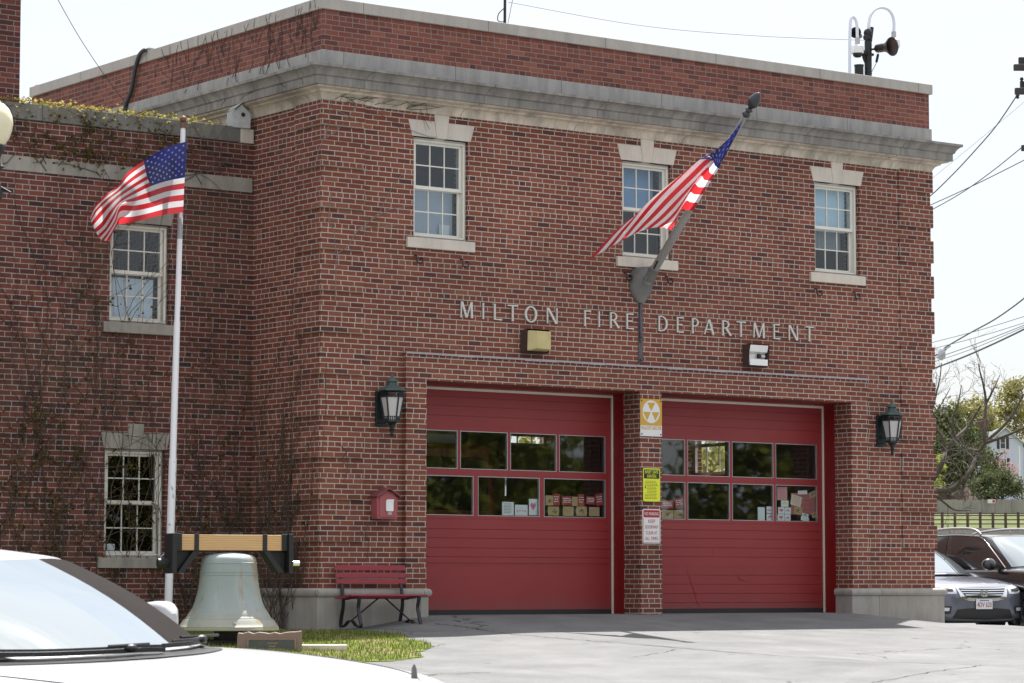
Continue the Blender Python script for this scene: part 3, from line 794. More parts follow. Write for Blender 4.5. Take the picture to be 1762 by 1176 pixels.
# ---- wall floodlights
def floodlight(x, label, lens):
    t = thing('floodlight', label, 'floodlight', (x, 0, 3.74), group='box floodlights over the garage doors')
    mb = MB().box(-.2, .2, -.05, 0, .0, .34)
    mb.add([(-.2, -.05, 0), (.2, -.05, 0), (.2, -.05, .34), (-.2, -.05, .34), (-.2, -.15, .02), (.2, -.15, .02), (.2, -.17, .345), (-.2, -.17, .345)], [(0, 1, 5, 4), (2, 3, 7, 6), (0, 4, 7, 3), (1, 2, 6, 5)])
    mb.build('housing', plain('brown_housing', (.085, .05, .045), .5, .2, .15), t, local=True)
    if lens:
        mb = MB().add([(-.18, -.14, .03), (.18, -.14, .03), (.18, -.155, .325), (-.18, -.155, .325), (-.07, -.25, .06), (.17, -.25, .05), (.17, -.25, .315), (-.07, -.25, .315)],
                      [(0, 1, 5, 4), (2, 3, 7, 6), (0, 4, 7, 3), (1, 2, 6, 5), (4, 5, 6, 7)])
        mb.build('lens', M_['amberlens'], t, local=True, bevel=.012)
    else:
        MB().add([(-.18, -.14, .23), (.18, -.14, .23), (.18, -.165, .33), (-.18, -.165, .33), (-.18, -.08, .20), (.18, -.08, .20)], [(0, 1, 2, 3), (0, 4, 5, 1)]).box(-.18, .18, -.075, -.052, .12, .2).add(
            [(-.18, -.14, .02), (.18, -.14, .02), (.18, -.08, .12), (-.18, -.08, .12)], [(0, 1, 2, 3)]).box(-.18, .18, -.15, -.14, .02, .115).build('reflector', plain('bright_reflector', (.80, .80, .80), .35, .2), t, local=True)
        MB().tube([(.03, -.10, .165), (.15, -.10, .165)], .028, 12).build('lamp_bulb', M_['frost'], t, local=True, smooth=50)
        MB().tube([(.02, -.101, .165), (.07, -.101, .165)], .031, 12).build('lamp_socket', M_['rubber'], t, local=True, smooth=50)
    return t
M_['amberlens'] = plain('yellowed_lens', (.52, .43, .20), .35, 0, .25, 7)
floodlight(3.60, 'box floodlight with a yellowed plastic lens under the word MILTON', True)
floodlight(7.83, 'open box floodlight with a white reflector under the word DEPARTMENT', False)

# ---- fire alarm box
t = thing('fire_alarm_box', 'faded red gabled fire alarm box on the brick above the bench', 'alarm box', (1.0, 0, 1.31))
M_['alarmred'] = plain('faded_red_iron', (.34, .085, .09), .6, 0, .2, 9, bump=.002)
MB().prism([(-.165, 0), (.165, 0), (.175, .30), (.10, .37), (0, .40), (-.10, .37), (-.175, .30)], -.16, 0).build('body', M_['alarmred'], t, local=True, bevel=.012)
MB().prism([(-.20, .30), (0, .415), (.20, .30), (.21, .322), (0, .44), (-.21, .322)], -.21, 0).build('roof', plain('faded_dark_red_iron', (.17, .05, .055), .6, 0, .2, 9), t, local=True, bevel=.006)
MB().sphere((0, -.10, .44), .03, 12, 8).build('finial', M_['alarmred'], t, local=True, smooth=60)
mb = MB(); pts = [(-.13, .03), (.13, .03), (.14, .28)]+[(.14*math.cos(R(a)), .28+.07*math.sin(R(a))) for a in range(15, 180, 15)]+[(-.14, .28)]
mb.prism(pts, -.172, -.159); d_ = mb.build('door', M_['alarmred'], t, local=True, bevel=.004)
mb = MB(); rbox(mb, -.035, .085, -.185, -.1725, .11, .27, .02); mb.box(-.02, .09, -.188, -.1855, .245, .275); mb.build('cover_plate', M_['white'], d_, local=True, bevel=.004)
MB().box(-.005, .06, -.18, -.1725, .06, .1).build('handle', M_['galv'], d_, local=True, bevel=.004)

# ---- three signs on the pier
def sign_plate(mb, x0, x1, z0, z1, r_, m=0): return rbox(mb, x0, x1, -.068, -.0605, z0, z1, r_, m)
M_['signyel'] = plain('sign_gold', (.56, .33, .035), .45, 0, .06, 5)
M_['signwhite'] = plain('sign_white', (.70, .69, .68), .45, 0, .05, 6)
M_['signneon'] = plain('sign_lemon', (.72, .76, .03), .45, 0, .04, 6)
M_['signblack'] = plain('sign_black', (.012, .012, .012), .5)
M_['signred'] = plain('sign_red', (.36, .015, .022), .45, 0, .08, 6)
t = thing('fallout_shelter_sign', 'gold and white fallout shelter sign at the top of the brick pier', 'sign', (5.745, -.09, 2.61))
mb = MB().box(-.205, .205, -.008, -.001, 0, .555, 1); mb.box(-.205, .205, -.0095, -.0082, .16, .555, 0); mb.build('sign_board', [M_['signyel'], M_['signwhite']], t, local=True)
mb = MB(); N = 40
mb.add([(.165*math.cos(2*math.pi*i/N), -.0108, .365+.17*math.sin(2*math.pi*i/N)) for i in range(N)], [tuple(range(N))], 0)
for a in (90, 210, 330):
    mb.add([(0+.012*math.cos(R(a)), -.0122, .365+.012*math.sin(R(a)))]+[(.155*math.cos(R(a+b)), -.0122, .365+.155*math.sin(R(a+b))) for b in (-29, 29)], [(0, 1, 2)], 1)
mb.build('emblem', [M_['signwhite'], M_['signyel']], t, local=True, recalc=False)
text_mb('FALLOUT SHELTER', .075, face_front(0, -.010, .098), .0008, width=.385).build('lettering', M_['signyel'], t, local=True)
mb = MB()
for x in (-.18, .18):
    for z in (.03, .525): mb.tube([(x, -.0082, z), (x, -.016, z)], .011, 8)
mb.build('bolts', M_['blackmetal'], t, local=True)
t = thing('safe_haven_sign', 'lemon yellow BABY SAFE HAVEN sign between two white signs on the pier', 'sign', (5.748, -.09, 1.635))
mb = MB(); rbox(mb, -.17, .17, -.008, -.001, 0, .505, .03, 1); rbox(mb, -.163, .163, -.0092, -.0081, .007, .498, .026, 0); mb.build('sign_board', [M_['signneon'], M_['signblack']], t, local=True)
mb = MB(); rbox(mb, -.148, .148, -.0105, -.0093, .345, .482, .014, 0); mb.build('header', M_['signblack'], t, local=True)
for tx, z, w_ in (('BABY SAFE', .422, .25), ('HAVEN', .358, .17)): text_mb(tx, .074, face_front(0, -.0112, z), .0006, width=w_).build('lettering', M_['signneon'], t, local=True)
mb = MB(); rnd = random.Random(2); z = .325
for k in range(13):
    z -= .0215; x = -.09 if 3 < k < 9 else -.135
    x += .01*rnd.random(); xe = .13-.05*rnd.random()
    while x < xe:
        w_ = .012+.03*rnd.random(); mb.box(x, min(x+w_, xe), -.0098, -.0093, z, z+.007); x += w_+.007
pts = []
for i in range(10):
    a = R(90+36*i); r_ = .024 if i % 2 == 0 else .010; pts.append((-.118+r_*math.cos(a), .215+r_*math.sin(a)))
flat_poly(mb, pts, -.0096); mb.build('small_print', M_['signblack'], t, local=True)
t = thing('no_parking_sign', 'red and white NO PARKING sign lowest on the brick pier', 'sign', (5.745, -.09, 1.02))
mb = MB(); rbox(mb, -.17, .17, -.008, -.001, 0, .51, .03); mb.build('sign_board', M_['signwhite'], t, local=True)
mb = MB(); rbox(mb, -.155, .155, -.0095, -.0081, .385, .495, .02); 
for a, b, c_, d_2 in ((-.158, -.152, .012, .38), (.152, .158, .012, .38), (-.15, .15, .010, .016)): mb.box(a, b, -.0092, -.0081, c_, d_2)
mb.build('header', M_['signred'], t, local=True)
text_mb('NO PARKING', .066, face_front(0, -.0103, .418), .0006, width=.265).build('lettering', M_['signwhite'], t, local=True)
for z, tx, w_ in ((.305, 'KEEP', .13), (.220, 'DOORWAY', .25), (.135, 'CLEAR AT', .22), (.05, 'ALL TIMES', .245)): text_mb(tx, .072, face_front(0, -.009, z), .0006, width=w_).build('lettering', M_['signred'], t, local=True)

# ---- angled flagpole on its wall bracket
B0 = Vector((5.62, -.12, 4.86)); TIP = Vector((5.62, -2.70, 7.37)); PD = (TIP-B0).normalized()
t = thing('angled_flagpole', 'grey flagpole leaning out from a wall bracket above the letters', 'flagpole', (5.62, 0, 4.6))
q = [(B0+PD*s_) for s_ in (.05, .6, 1.2, 1.21, 2.2, 3.22)]
MB().tube(q, [.066, .062, .058, .055, .047, .036], 16).build('pole', M_['polegrey'], t, smooth=50)
n = 14; prof = []
mb = MB()
sec = [(-.02, .19, .03), (-.10, .205, .05), (-.2, .19, .10), (-.30, .15, .13)]
rows = []
for k in range(9):                                   # shield-shaped casting
    z = 4.60+.52*k/8; w_ = [.06, .13, .175, .195, .20, .20, .19, .17, .12][k]; dy = [.05, .07, .09, .12, .16, .21, .26, .30, .31][k]
    rows.append([(5.62+w_*math.cos(R(a)), -.01-dy*math.sin(R(a))**1.0, z) for a in range(0, 181, 15)])
mb.grid(rows); mb.add(rows[-1], [tuple(range(13))]); mb.add(rows[0], [tuple(range(13))])
for a in (60, 120): mb.tube([Vector((5.62+.19*math.cos(R(a)), -.05-.2*math.sin(R(a)), 4.9)), Vector((5.62+.05*math.cos(R(a)), -.32, 5.12))], .014, 6)
mb.build('bracket', M_['bracketgrey'], t, smooth=40)
MB().tube([B0+PD*.12, B0+PD*.32], [.085, .078], 16).build('socket', M_['bracketgrey'], t, smooth=50)
MF = PD.to_track_quat('Z', 'Y').to_matrix().to_4x4(); MF.translation = B0+PD*3.20
MB().lathe([(.036, 0), (.058, .02), (.062, .05), (.04, .075), (.034, .09), (.062, .12), (.05, .14), (.03, .155), (.058, .185), (.082, .23), (.088, .28), (.075, .34), (.045, .395), (.015, .425), (0, .43)], 16, MF).build('finial', plain('dark_finial', (.05, .052, .06), .35, .3), t, smooth=50)
MB().tube([B0+PD*3.14+Vector((.04, 0, 0)), B0+PD*3.0+Vector((-.05, -.02, -.03))], .012, 6).tube([B0+PD*.35+Vector((-.06, -.03, -.03)), B0+PD*.5+Vector((-.075, -.03, -.03))], .012, 6).build('cleat', M_['blackmetal'], t)

# ---- flags: a grid of hand-placed cloth points, smoothed, with stripes and stars in the cloth
M_['fred'] = cloth('flag_red', (.66, .03, .04), .72); M_['fwhite'] = cloth('flag_white', (.93, .93, .95), .72); M_['fblue'] = cloth('flag_blue', (.008, .013, .135), .4)
def flag(name, label, scol, rows, ripple, lean=0.0):
    """scol: fly positions; rows: {hoist fraction: [points per scol]}"""
    ts = sorted(rows); NS, NTv = 66, 52
    def interp(keys, vals, x):
        for i in range(len(keys)-1):
            if x <= keys[i+1]+1e-9: break
        a, b, c_, d_ = vals[max(i-1, 0)], vals[i], vals[i+1], vals[min(i+2, len(keys)-1)]
        k0, k1 = keys[i], keys[i+1]; u = (x-k0)/(k1-k0)
        ma = (c_-a)/(k1-keys[max(i-1, 0)])*(k1-k0); mb_ = (d_-b)/(keys[min(i+2, len(keys)-1)]-k0)*(k1-k0)
        return b*(2*u**3-3*u*u+1)+ma*(u**3-2*u*u+u)+c_*(3*u*u-2*u**3)+mb_*(u**3-u*u)
    def pos(s_, t_):
        p = interp(ts, [interp(scol, rows[k], s_) for k in ts], t_)
        return p-FW*(ripple(s_, t_)+lean*t_)
    ss = sorted(set([i/NS for i in range(NS+1)]+[.4]))
    tv = [i/NTv for i in range(NTv+1)]
    P = [[pos(s_, t_) for s_ in ss] for t_ in tv]
    mb = MB(); nc = len(ss)
    mb.v = [p for r_ in P for p in r_]
    for i in range(NTv):
        k = i*13//NTv
        for j in range(nc-1):
            mb.f.append((i*nc+j, i*nc+j+1, (i+1)*nc+j+1, (i+1)*nc+j))
            mb.m.append(2 if (k < 7 and ss[j+1] <= .4001) else (0 if k % 2 == 0 else 1))
    o = mb.build(name, [M_['fred'], M_['fwhite'], M_['fblue']], None, smooth=180, recalc=False)
    st = MB()
    for r_ in range(9):
        for c_ in range(11):
            if (r_+c_) % 2: continue
            s0 = .4*(c_+1)/12; t0 = (7/13)*(r_+1)/10
            for sgn in (-1, 1):
                pts = []
                for i in range(10):
                    a = R(90+36*i); q = .0215 if i % 2 == 0 else .0088
                    pts.append((s0+q*math.cos(a)*.62, t0-q*math.sin(a)*1.12))
                vv = [pos(s0, t0)]+[pos(max(.002, x), max(.002, y)) for x, y in pts]
                n_ = (pos(s0+.01, t0)-pos(s0, t0)).cross(pos(s0, t0+.01)-pos(s0, t0)).normalized()
                st.add([p+n_*.004*sgn for p in vv], [(0, 1+i, 1+(i+1) % 10) for i in range(10)], 0)
    so_ = st.build('stars', M_['fwhite'], o, recalc=False, smooth=180)
    return tag(o, label, 'flag', 'american flags')
def zp(pts, ox, oy, k, dep):                          # traced outline of the cloth, put at its real distance
    return [atd(ox+u/k, oy+v/k, dep+dd) for u, v, dd in pts]
D1 = 38.5
Z = lambda *p: zp(p, 140, 200, 4.9, D1)
flag('flag', 'american flag flying from the white flagpole in front of the ivy wall', [0, .2, .4, .55, .68, .8, .9, 1],
     {0: Z((893, 212, 0), (705, 272, .05), (525, 378, .2), (395, 475, .15), (305, 590, .3), (200, 672, .1), (110, 765, .25), (72, 850, .35)),
      .3: Z((888, 386, 0), (722, 432, .12), (560, 506, .15), (420, 590, .2), (315, 668, .12), (225, 745, .0), (140, 830, .1), (92, 900, .25)),
      .54: Z((883, 525, 0), (738, 553, .1), (595, 600, .05), (465, 662, .2), (345, 735, .1), (262, 840, -.08), (200, 930, .0), (140, 985, .12)),
      .77: Z((881, 670, 0), (742, 690, .05), (600, 735, .0), (470, 762, .18), (352, 770, .0), (300, 890, -.12), (245, 985, -.1), (195, 1050, .05)),
      1: Z((880, 820, 0), (745, 838, .05), (600, 868, .05), (455, 905, .15), (345, 918, .2), (322, 935, .05), (285, 1010, -.02), (262, 1060, .08))},
     lambda s_, t_: .03*s_*math.sin(17*s_+5*t_)+.02*s_*math.sin(9*t_-6*s_), .30)
D2 = 41.1
def Q(*p): return [CAM+(FW*FPX+RT*(1000+u/3.5625-881)-UP*(140+v/3.5625-588))/FPX*(dd) for u, v, dd in p]
flag('flag', 'american flag hanging in folds from the angled grey flagpole', [0, .2, .4, .55, .7, .85, 1],
     {0: Q((992, 238, 40.55), (920, 330, 40.70), (775, 515, 40.98), (610, 640, 41.05), (440, 762, 41.12), (232, 898, 41.2), (40, 1100, 41.3)),
      .2: Q((966, 300, 40.72), (882, 372, 40.72), (745, 497, 40.9), (578, 606, 40.95), (408, 744, 41.0), (285, 885, 41.1), (175, 1020, 41.2)),
      .38: Q((906, 415, 40.9), (832, 430, 40.8), (728, 482, 40.78), (606, 592, 40.8), (470, 730, 40.85), (368, 850, 40.95), (270, 965, 41.05)),
      .54: Q((842, 537, 41.05), (818, 518, 40.92), (796, 490, 40.72), (690, 592, 40.72), (556, 722, 40.76), (450, 832, 40.84), (350, 925, 40.93)),
      .78: Q((770, 655, 41.25), (718, 655, 41.12), (688, 640, 40.82), (645, 705, 40.72), (588, 785, 40.72), (528, 850, 40.78), (468, 896, 40.84)),
      1: Q((690, 795, 41.5), (650, 790, 41.4), (622, 785, 41.05), (605, 805, 40.8), (592, 835, 40.74), (576, 872, 40.75), (553, 910, 40.78))},
     lambda s_, t_: .035*math.sin(math.pi*min(1, s_*1.6))*math.sin(15*t_+4*s_)+.012*math.sin(40*t_+22*s_)*s_)

# ---- white flagpole
t = thing('white_flagpole', 'tall white flagpole with flaking paint in front of the ivy wall', 'flagpole', (-1.87, .83, -.4))
t_ = NT('flaking_pole_paint'); P = t_.obj()
fl = t_.noise(P, 9, 6, .75, (1, 1, .28))
sxx = t_.n('ShaderNodeSeparateXYZ'); t_.link(P, sxx.inputs[0])
rng = lambda z0, z1, k: t_.math('MULTIPLY', t_.math('MULTIPLY', t_.math('GREATER_THAN', sxx.outputs[2], z0), t_.math('LESS_THAN', sxx.outputs[2], z1)), k)
band = rng(1.9, 4.6, .06); top = rng(5.5, 6.4, .2)
msk = t_.ramp(t_.math('ADD', t_.math('ADD', fl, band), top), [(.665, 0.0), (.685, 1.0)])
M_['polewhite'] = t_.bsdf(t_.mix(msk, (.76, .76, .78, 1), (.30, .32, .34, 1)), .5, 0, t_.bump(msk, .4, .003))
b0, b1 = Vector((-1.885, .845, -.45)), Vector((-1.77, .75, 6.66)); L_ = lambda s_: b0.lerp(b1, s_)
mb = MB().tube([L_(0), L_(.36), L_(.362), L_(.62), L_(.622), L_(1)], [.055, .053, .046, .044, .038, .034], 16)
mb.build('pole', M_['polewhite'], t, smooth=50)
mb = MB().tube([L_(.995), L_(1.006)], .046, 14).sphere(b1+Vector((0, 0, .09)), .048, 14, 10); mb.build('finial', plain('rusty_ball', (.16, .09, .06), .6, .3, .4, 30), t, smooth=50)
mb = MB()
for s_ in (.19, .21, .235): mb.sphere(L_(s_)+Vector((-.045, -.045, 0)), .012, 8, 6)
mb.bar(L_(.19), L_(.186)+Vector((-.17, -.02, -.10)), .015, .015); mb.build('cleat', M_['galv'], t)

# ---- bench
t = thing('park_bench', 'red slatted park bench with black iron legs against the plinth', 'bench', (.72, -.45, ground_z(.72, -.6)), R(-3.0))
M_['benchred'] = plain('bench_red', (.30, .035, .05), .5, 0, .12, 5, bump=.002, sc=(.3, 1, 3))
gz = -.15
for k, (z0, z1, y) in enumerate(((.78, .85, .33), (.68, .745, .305), (.60, .66, .285))):
    M = Matrix.Translation((0, y, 0)); MB().box(-.56, .56, -.012, .012, z0, z1, 0, M).build('back_slat', M_['benchred'], t, local=True, bevel=.004)
for k, (y, z) in enumerate(((-.17, .44), (-.075, .435), (.02, .42), (.115, .405), (.20, .40))):
    MB().box(-.60, .60, y-.04, y+.04, z-.012, z+.012).build('seat_slat', M_['benchred'], t, local=True, bevel=.004)
def strap(pts, x, w=.045, th=.02):
    q = cr_spline([Vector((x, y, z)) for y, z in pts], 6); mb = MB()
    rows = []
    for i, p in enumerate(q):
        d = (q[min(i+1, len(q)-1)]-q[max(i-1, 0)]).normalized(); n_ = Vector((1, 0, 0)).cross(d)
        rows.append([p+Vector((-w/2, 0, 0))+n_*th/2, p+Vector((w/2, 0, 0))+n_*th/2, p+Vector((w/2, 0, 0))-n_*th/2, p+Vector((-w/2, 0, 0))-n_*th/2])
    mb.grid(rows, 0, True); mb.add(rows[0], [(0, 1, 2, 3)]); mb.add(rows[-1], [(3, 2, 1, 0)]); return mb
for x in (-.47, .47):
    strap([(-.20, .425), (-.19, .36), (-.17, .27), (-.21, .15), (-.25, .05), (-.235, .012)], x).build('leg', M_['blackmetal'], t, local=True, smooth=40)
    strap([(.35, .86), (.30, .66), (.255, .48), (.235, .38), (.24, .28), (.28, .15), (.30, .05), (.285, .012)], x).build('leg', M_['blackmetal'], t, local=True, smooth=40)
    strap([(-.235, .012), (-.12, .03), (-.03, .085), (.03, .095), (.10, .085), (.19, .03), (.285, .012)], x).build('foot_bar', M_['blackmetal'], t, local=True, smooth=40)
    strap([(-.20, .425), (-.05, .42), (.12, .39), (.24, .385)], x).build('seat_bar', M_['blackmetal'], t, local=True, smooth=40)
    MB().tube([(x, .03, .095), (x*.12, .0, .40)], .011, 6).build('brace', M_['blackmetal'], t, local=True)

# ---- the bell
bx = atd(393, 1085, 35.0); bg = ground_z(bx.x, bx.y); bx.z = .0152; t = thing('church_bell', 'big pale green bronze bell hung from a wooden yoke beam', 'bell', bx, R(-14))
t_ = NT('verdigris_bell'); P = t_.obj()
c = t_.mix(t_.noise(P, 2.4, 5, .6), (.235, .28, .28, 1), (.34, .385, .385, 1))
c = t_.mix(t_.ramp(t_.noise(P, 1.5, 6, .7, (3, 3, .5)), [(.52, 0.0), (.7, .55)]), c, (.45, .48, .455, 1))
c = t_.mix(t_.ramp(t_.noise(P, 2.2, 5, .65, (2.2, 2.2, .35)), [(.555, 0.0), (.69, .85)]), c, (.27, .17, .075, 1))
sxx = t_.n('ShaderNodeSeparateXYZ'); t_.link(P, sxx.inputs[0])
c = t_.mix(t_.math('MULTIPLY', t_.ramp(t_.math('ADD', t_.math('MULTIPLY', t_.noise(P, 7, 4), .3), t_.math('SUBTRACT', .12, sxx.outputs[2])), [(.1, 0.0), (.4, 1.0)]), .45), c, (.36, .30, .17, 1))
M_['bell'] = t_.bsdf(c, .55, .12, t_.bump(t_.noise(P, 30, 4), .3, .004))
t.scale = (.959, .959, .959)
bz = -.178
pf = [(.60, .0), (.645, .004), (.648, .025), (.638, .032), (.640, .05), (.632, .055), (.612, .09), (.578, .14), (.560, .145), (.556, .158), (.548, .16), (.540, .175), (.534, .178), (.526, .195), (.523, .205), (.495, .245), (.462, .29), (.432, .37), (.405, .47), (.390, .55), (.376, .66), (.372, .70), (.378, .706), (.377, .715), (.370, .719), (.3685, .74), (.3745, .745), (.373, .755), (.366, .76), (.358, .85), (.364, .856), (.362, .866), (.355, .870), (.350, .905), (.335, .935), (.30, .962), (.2, .985), (.12, .995), (.0, 1.0)]
MB().lathe([(.0, .06), (.55, .05)]+[(r_, z) for r_, z in pf], 64, Matrix.Translation((0, 0, bz))).build('bell', M_['bell'], t, local=True, smooth=38)
bell_o = kids(t)[0]
MB().sphere((-.10, -.60, bz+.085), .03, 10, 6, 0, (1, .5, 1)).build('boss', M_['bell'], bell_o, local=True, smooth=60)
t_ = NT('fir_wood'); P = t_.obj()
wv = t_.n('ShaderNodeTexWave', wave_type='RINGS', rings_direction='X'); wv.inputs['Scale'].default_value = 7; wv.inputs['Distortion'].default_value = 9; wv.inputs['Detail'].default_value = 4; wv.inputs['Detail Scale'].default_value = .6
mpp = t_.n('ShaderNodeMapping'); mpp.inputs['Scale'].default_value = (.28, 1, 1.6); mpp.inputs['Location'].default_value = (0, .25, -1.75); t_.link(P, mpp.inputs['Vector']); t_.link(mpp.outputs[0], wv.inputs['Vector'])
M_['fir'] = t_.bsdf(t_.mix(t_.math('MULTIPLY', wv.outputs['Fac'], .55), (.62, .40, .19, 1), (.42, .20, .075, 1)), .5)
hw_ = .80
MB().box(-.70, .72, -.13, .13, .845, 1.045).build('yoke_beam', M_['fir'], t, local=True, bevel=.006)
for x in (-.47, .44): MB().box(x-.03, x+.03, -.140, .140, .838, 1.054).build('strap', M_['blackmetal'], t, local=True, bevel=.003)
mb = MB().tube([(-.10, 0, 1.045), (-.10, 0, 1.07)], .10, 14).tube([(.08, 0, 1.045), (.08, 0, 1.07)], .09, 14)
for x in (-.14, -.05, .04, .12): mb.tube([(x, -.05, 1.06), (x, -.05, 1.095)], .016, 6)
mb.build('hanger_plate', M_['blackmetal'], t, local=True)
for s_, nm in ((-1, 'bracket'), (1, 'bracket')):
    x = .745*s_
    mb = MB().box(min(x, x+.06*s_), max(x, x+.06*s_), -.20, .20, .55, 1.06)
    mb.box(min(x-.08*s_, x-.001*s_), max(x-.08*s_, x-.001*s_), -.145, .145, .846, 1.058)
    mb.prism([(x-.0*s_, .56), (x-.10*s_, .56), (x-.30*s_, .835), (x, .835)], -.02, .02)
    mb.prism([(x-.03*s_, .56), (x-.12*s_, .56), (x-.32*s_, .838), (x-.24*s_, .838)], -.12, .12)
    mb.build(nm, M_['blackmetal'], t, local=True, bevel=.004)
    MB().tube([(x+.05*s_, 0, .68), (x+.20*s_, 0, .68)], .065 if s_ < 0 else .035, 20).build('trunnion', M_['blackmetal'] if s_ < 0 else M_['chrome'], t, local=True, smooth=40)
MB().box(-.15, .15, -.15, .15, bg-.1, bz+.05).box(-.35, .35, -.35, .35, bg-.1, bg+.03).build('pedestal', M_['blackmetal'], t, local=True, bevel=.006)

# ---- memorial stone and slab
sp = atd(464, 1100, 34.15); sg = ground_z(sp.x, sp.y)
t = thing('memorial_stone', 'low reddish granite memorial stone with a bronze plaque before the bell', 'memorial', (sp.x, sp.y, sg), R(-32))
M_['redgranite'] = plain('red_granite', (.22, .145, .135), .6, 0, .3, 60, bump=.003)
rnd = random.Random(7); mb = MB(); tp = []
H_ = -.15-sg
for i in range(13):
    x = -.38+.76*i/12; tp.append((x, H_-.03+.035*rnd.random()+(.02 if i > 9 else 0)))
mb.prism([(.39, 0), (-.39, 0)]+[(-.385, H_-.07)]+tp+[(.385, H_-.01)], -.13, .13); mb.build('stone', M_['redgranite'], t, local=True, bevel=.012)
M_['plaque'] = plain('plaque_bronze', (.085, .088, .095), .45, .4, .3, 25); M_['plaquerim'] = plain('plaque_rim', (.30, .20, .13), .45, .4, .1)
pl = MB().box(-.25, .30, -.142, -.1305, .02, H_-.10).build('plaque', M_['plaque'], t, local=True)
z0_, z1_ = .02, H_-.10
MB().box(-.265, .315, -.147, -.1307, z1_, z1_+.012).box(-.265, -.25, -.147, -.1307, z0_, z1_).box(.30, .315, -.147, -.1307, z0_, z1_).build('rim', M_['plaquerim'], pl, local=True)
mb = MB()
for k, (zz, w_) in enumerate(((z1_-.05, .10), (z1_-.085, .06), (z1_-.12, .30), (z1_-.155, .36), (z1_-.19, .3))):
    x = .025-w_/2
    while x < .025+w_/2:
        l = .008+.02*rnd.random(); mb.box(x, x+l, -.1445, -.142, zz, zz+.014); x += l+.006
mb.build('worn_lettering', M_['plaquerim'], pl, local=True)
MB().box(-.36, .36, -.2, .2, -.25, .045).build('concrete_slab', M_['sillstone'], None, bevel=.01)
sl = bpy.data.objects['concrete_slab']; slp = atd(546, 1117, 34.5); sl.location = (slp.x, slp.y, ground_z(slp.x, slp.y)+.02); sl.rotation_euler = (0, 0, R(-32))
tag(sl, 'pale concrete slab lying in the grass beside the memorial stone', 'slab')

# ---- birdhouse
M_['oldwhite'] = plain('weathered_white_wood', (.42, .43, .43), .75, 0, .3, 16, bump=.003)
t = thing('birdhouse', 'small weathered white birdhouse with a broken roof on the coping end', 'birdhouse', (-.215, 1.86, 6.908), R(-8))
mb = MB(); pts = [(-.15, 0), (.11, 0), (.12, .20), (-.02, .34), (-.15, .22)]
mb.prism(pts, -.12, .12); mb.tube([(0, -.1235, .19), (0, -.1205, .19)], .033, 14, 1); mb.build('box', [M_['oldwhite'], M_['signblack']], t, local=True, bevel=.004)
MB().bar((-.02, 0, .355), (.19, 0, .17), .34, .018, 0, (0, 1, 0)).build('roof_board', M_['oldwhite'], t, local=True)
o_ = MB(); o_.add([(-.03, -.16, .36), (-.03, .16, .36), (-.14, .16, .26), (-.10, 0, .30), (-.17, -.16, .235)], [(0, 1, 2, 3, 4)]); o_.bar((-.20, -.08, .22), (-.10, -.13, .30), .05, .015)
o_.build('broken_roof_board', M_['oldwhite'], t, local=True)
MB().bar((-.26, -.06, .0), (-.20, -.08, .2), .02, .015).build('loose_stick', M_['oldwhite'], t, local=True)

# ---- siren mast with cameras on the roof
t = thing('siren_mast', 'black roof mast with horn speakers behind the right parapet', 'siren mast', (11.27, 1.0, 8.1))
HX = lambda u, v, Y=1.0: at(1440+u/8.4, v/8.4, 'Y', Y)
mb = MB().tube([HX(452, 1180), HX(452, 600)], .062, 12).tube([HX(480, 600), HX(505, 400)], .035, 10).box(11.15, 11.36, .95, 1.05, 9.12, 9.16)
a = HX(450, 480); mb.sphere(a, .075, 12, 8); mb.sphere(HX(430, 545), .06, 10, 8)
mb.build('mast', M_['blackmetal'], t, smooth=40)
M_['horn'] = plain('brown_horn', (.045, .028, .028), .4, .2, .2, 12)
def horn(tip, d, sc, name='horn'):
    d = d.normalized(); M = d.to_track_quat('Z', 'Y').to_matrix().to_4x4(); M = Matrix.Translation(tip) @ M @ Matrix.Diagonal((sc, sc, 1, 1))
    MB().lathe([(0, 0), (.035, 0), (.045, .04), (.09, .05), (.095, .10), (.095, .22), (.12, .27), (.17, .33), (.205, .36), (.21, .375), (.195, .375), (.13, .31), (.08, .25), (.075, .2), (.0, .18)], 24, M).build(name, M_['horn'], t, smooth=50)
hp = HX(545, 710); horn(hp, Vector((.12, -1, -.03)), .76)
hp2 = HX(400, 530, 1.25); horn(hp2+Vector((-.04, .05, 0)), Vector((-.75, -.5, 0)), .45)
MB().tube([HX(500, 715), hp], .02, 8).tube(cr_spline([HX(600, 770), HX(575, 900), HX(510, 1030), HX(490, 1090)], 5), .006, 5).tube([HX(595, 790), HX(572, 900)], .022, 8).build('horn_arm', M_['blackmetal'], t)
MB().tube(cr_spline([HX(380, 730), HX(385, 830), HX(430, 940), HX(495, 1080)], 6), .022, 8).build('cable', M_['blackmetal'], t)
M_['pipewhite'] = plain('pale_pipe', (.70, .73, .80), .35, 0, .05)
def camera_on(pipe, top, label):
    t2 = thing('security_camera', label, 'camera', tuple(top), group='dome cameras on hooked pipes')
    MB().tube(cr_spline(pipe, 8), .026, 12).build('pipe', M_['pipewhite'], t2, smooth=60)
    p = pipe[-1]
    MB().tube([p+Vector((0, 0, .02)), p+Vector((0, 0, -.09))], .042, 12).build('coupling', M_['galv'], t2, smooth=40)
    MB().lathe([(0, -.09), (.06, -.09), (.10, -.12), (.105, -.20), (.105, -.235), (.085, -.24), (0, -.24)], 20, Matrix.Translation(p)).build('housing', M_['white'], t2, smooth=40)
    MB().lathe([(.082, -.24), (.075, -.275), (.05, -.30), (.0, -.31)], 18, Matrix.Translation(p)).build('dome', M_['signblack'], t2, smooth=60)
camera_on([HX(185, 1150), HX(186, 700), HX(190, 450), HX(200, 300), HX(232, 242), HX(275, 300), HX(292, 400), HX(297, 570)], HX(297, 590), 'white dome camera on a hooked pipe left of the siren mast')
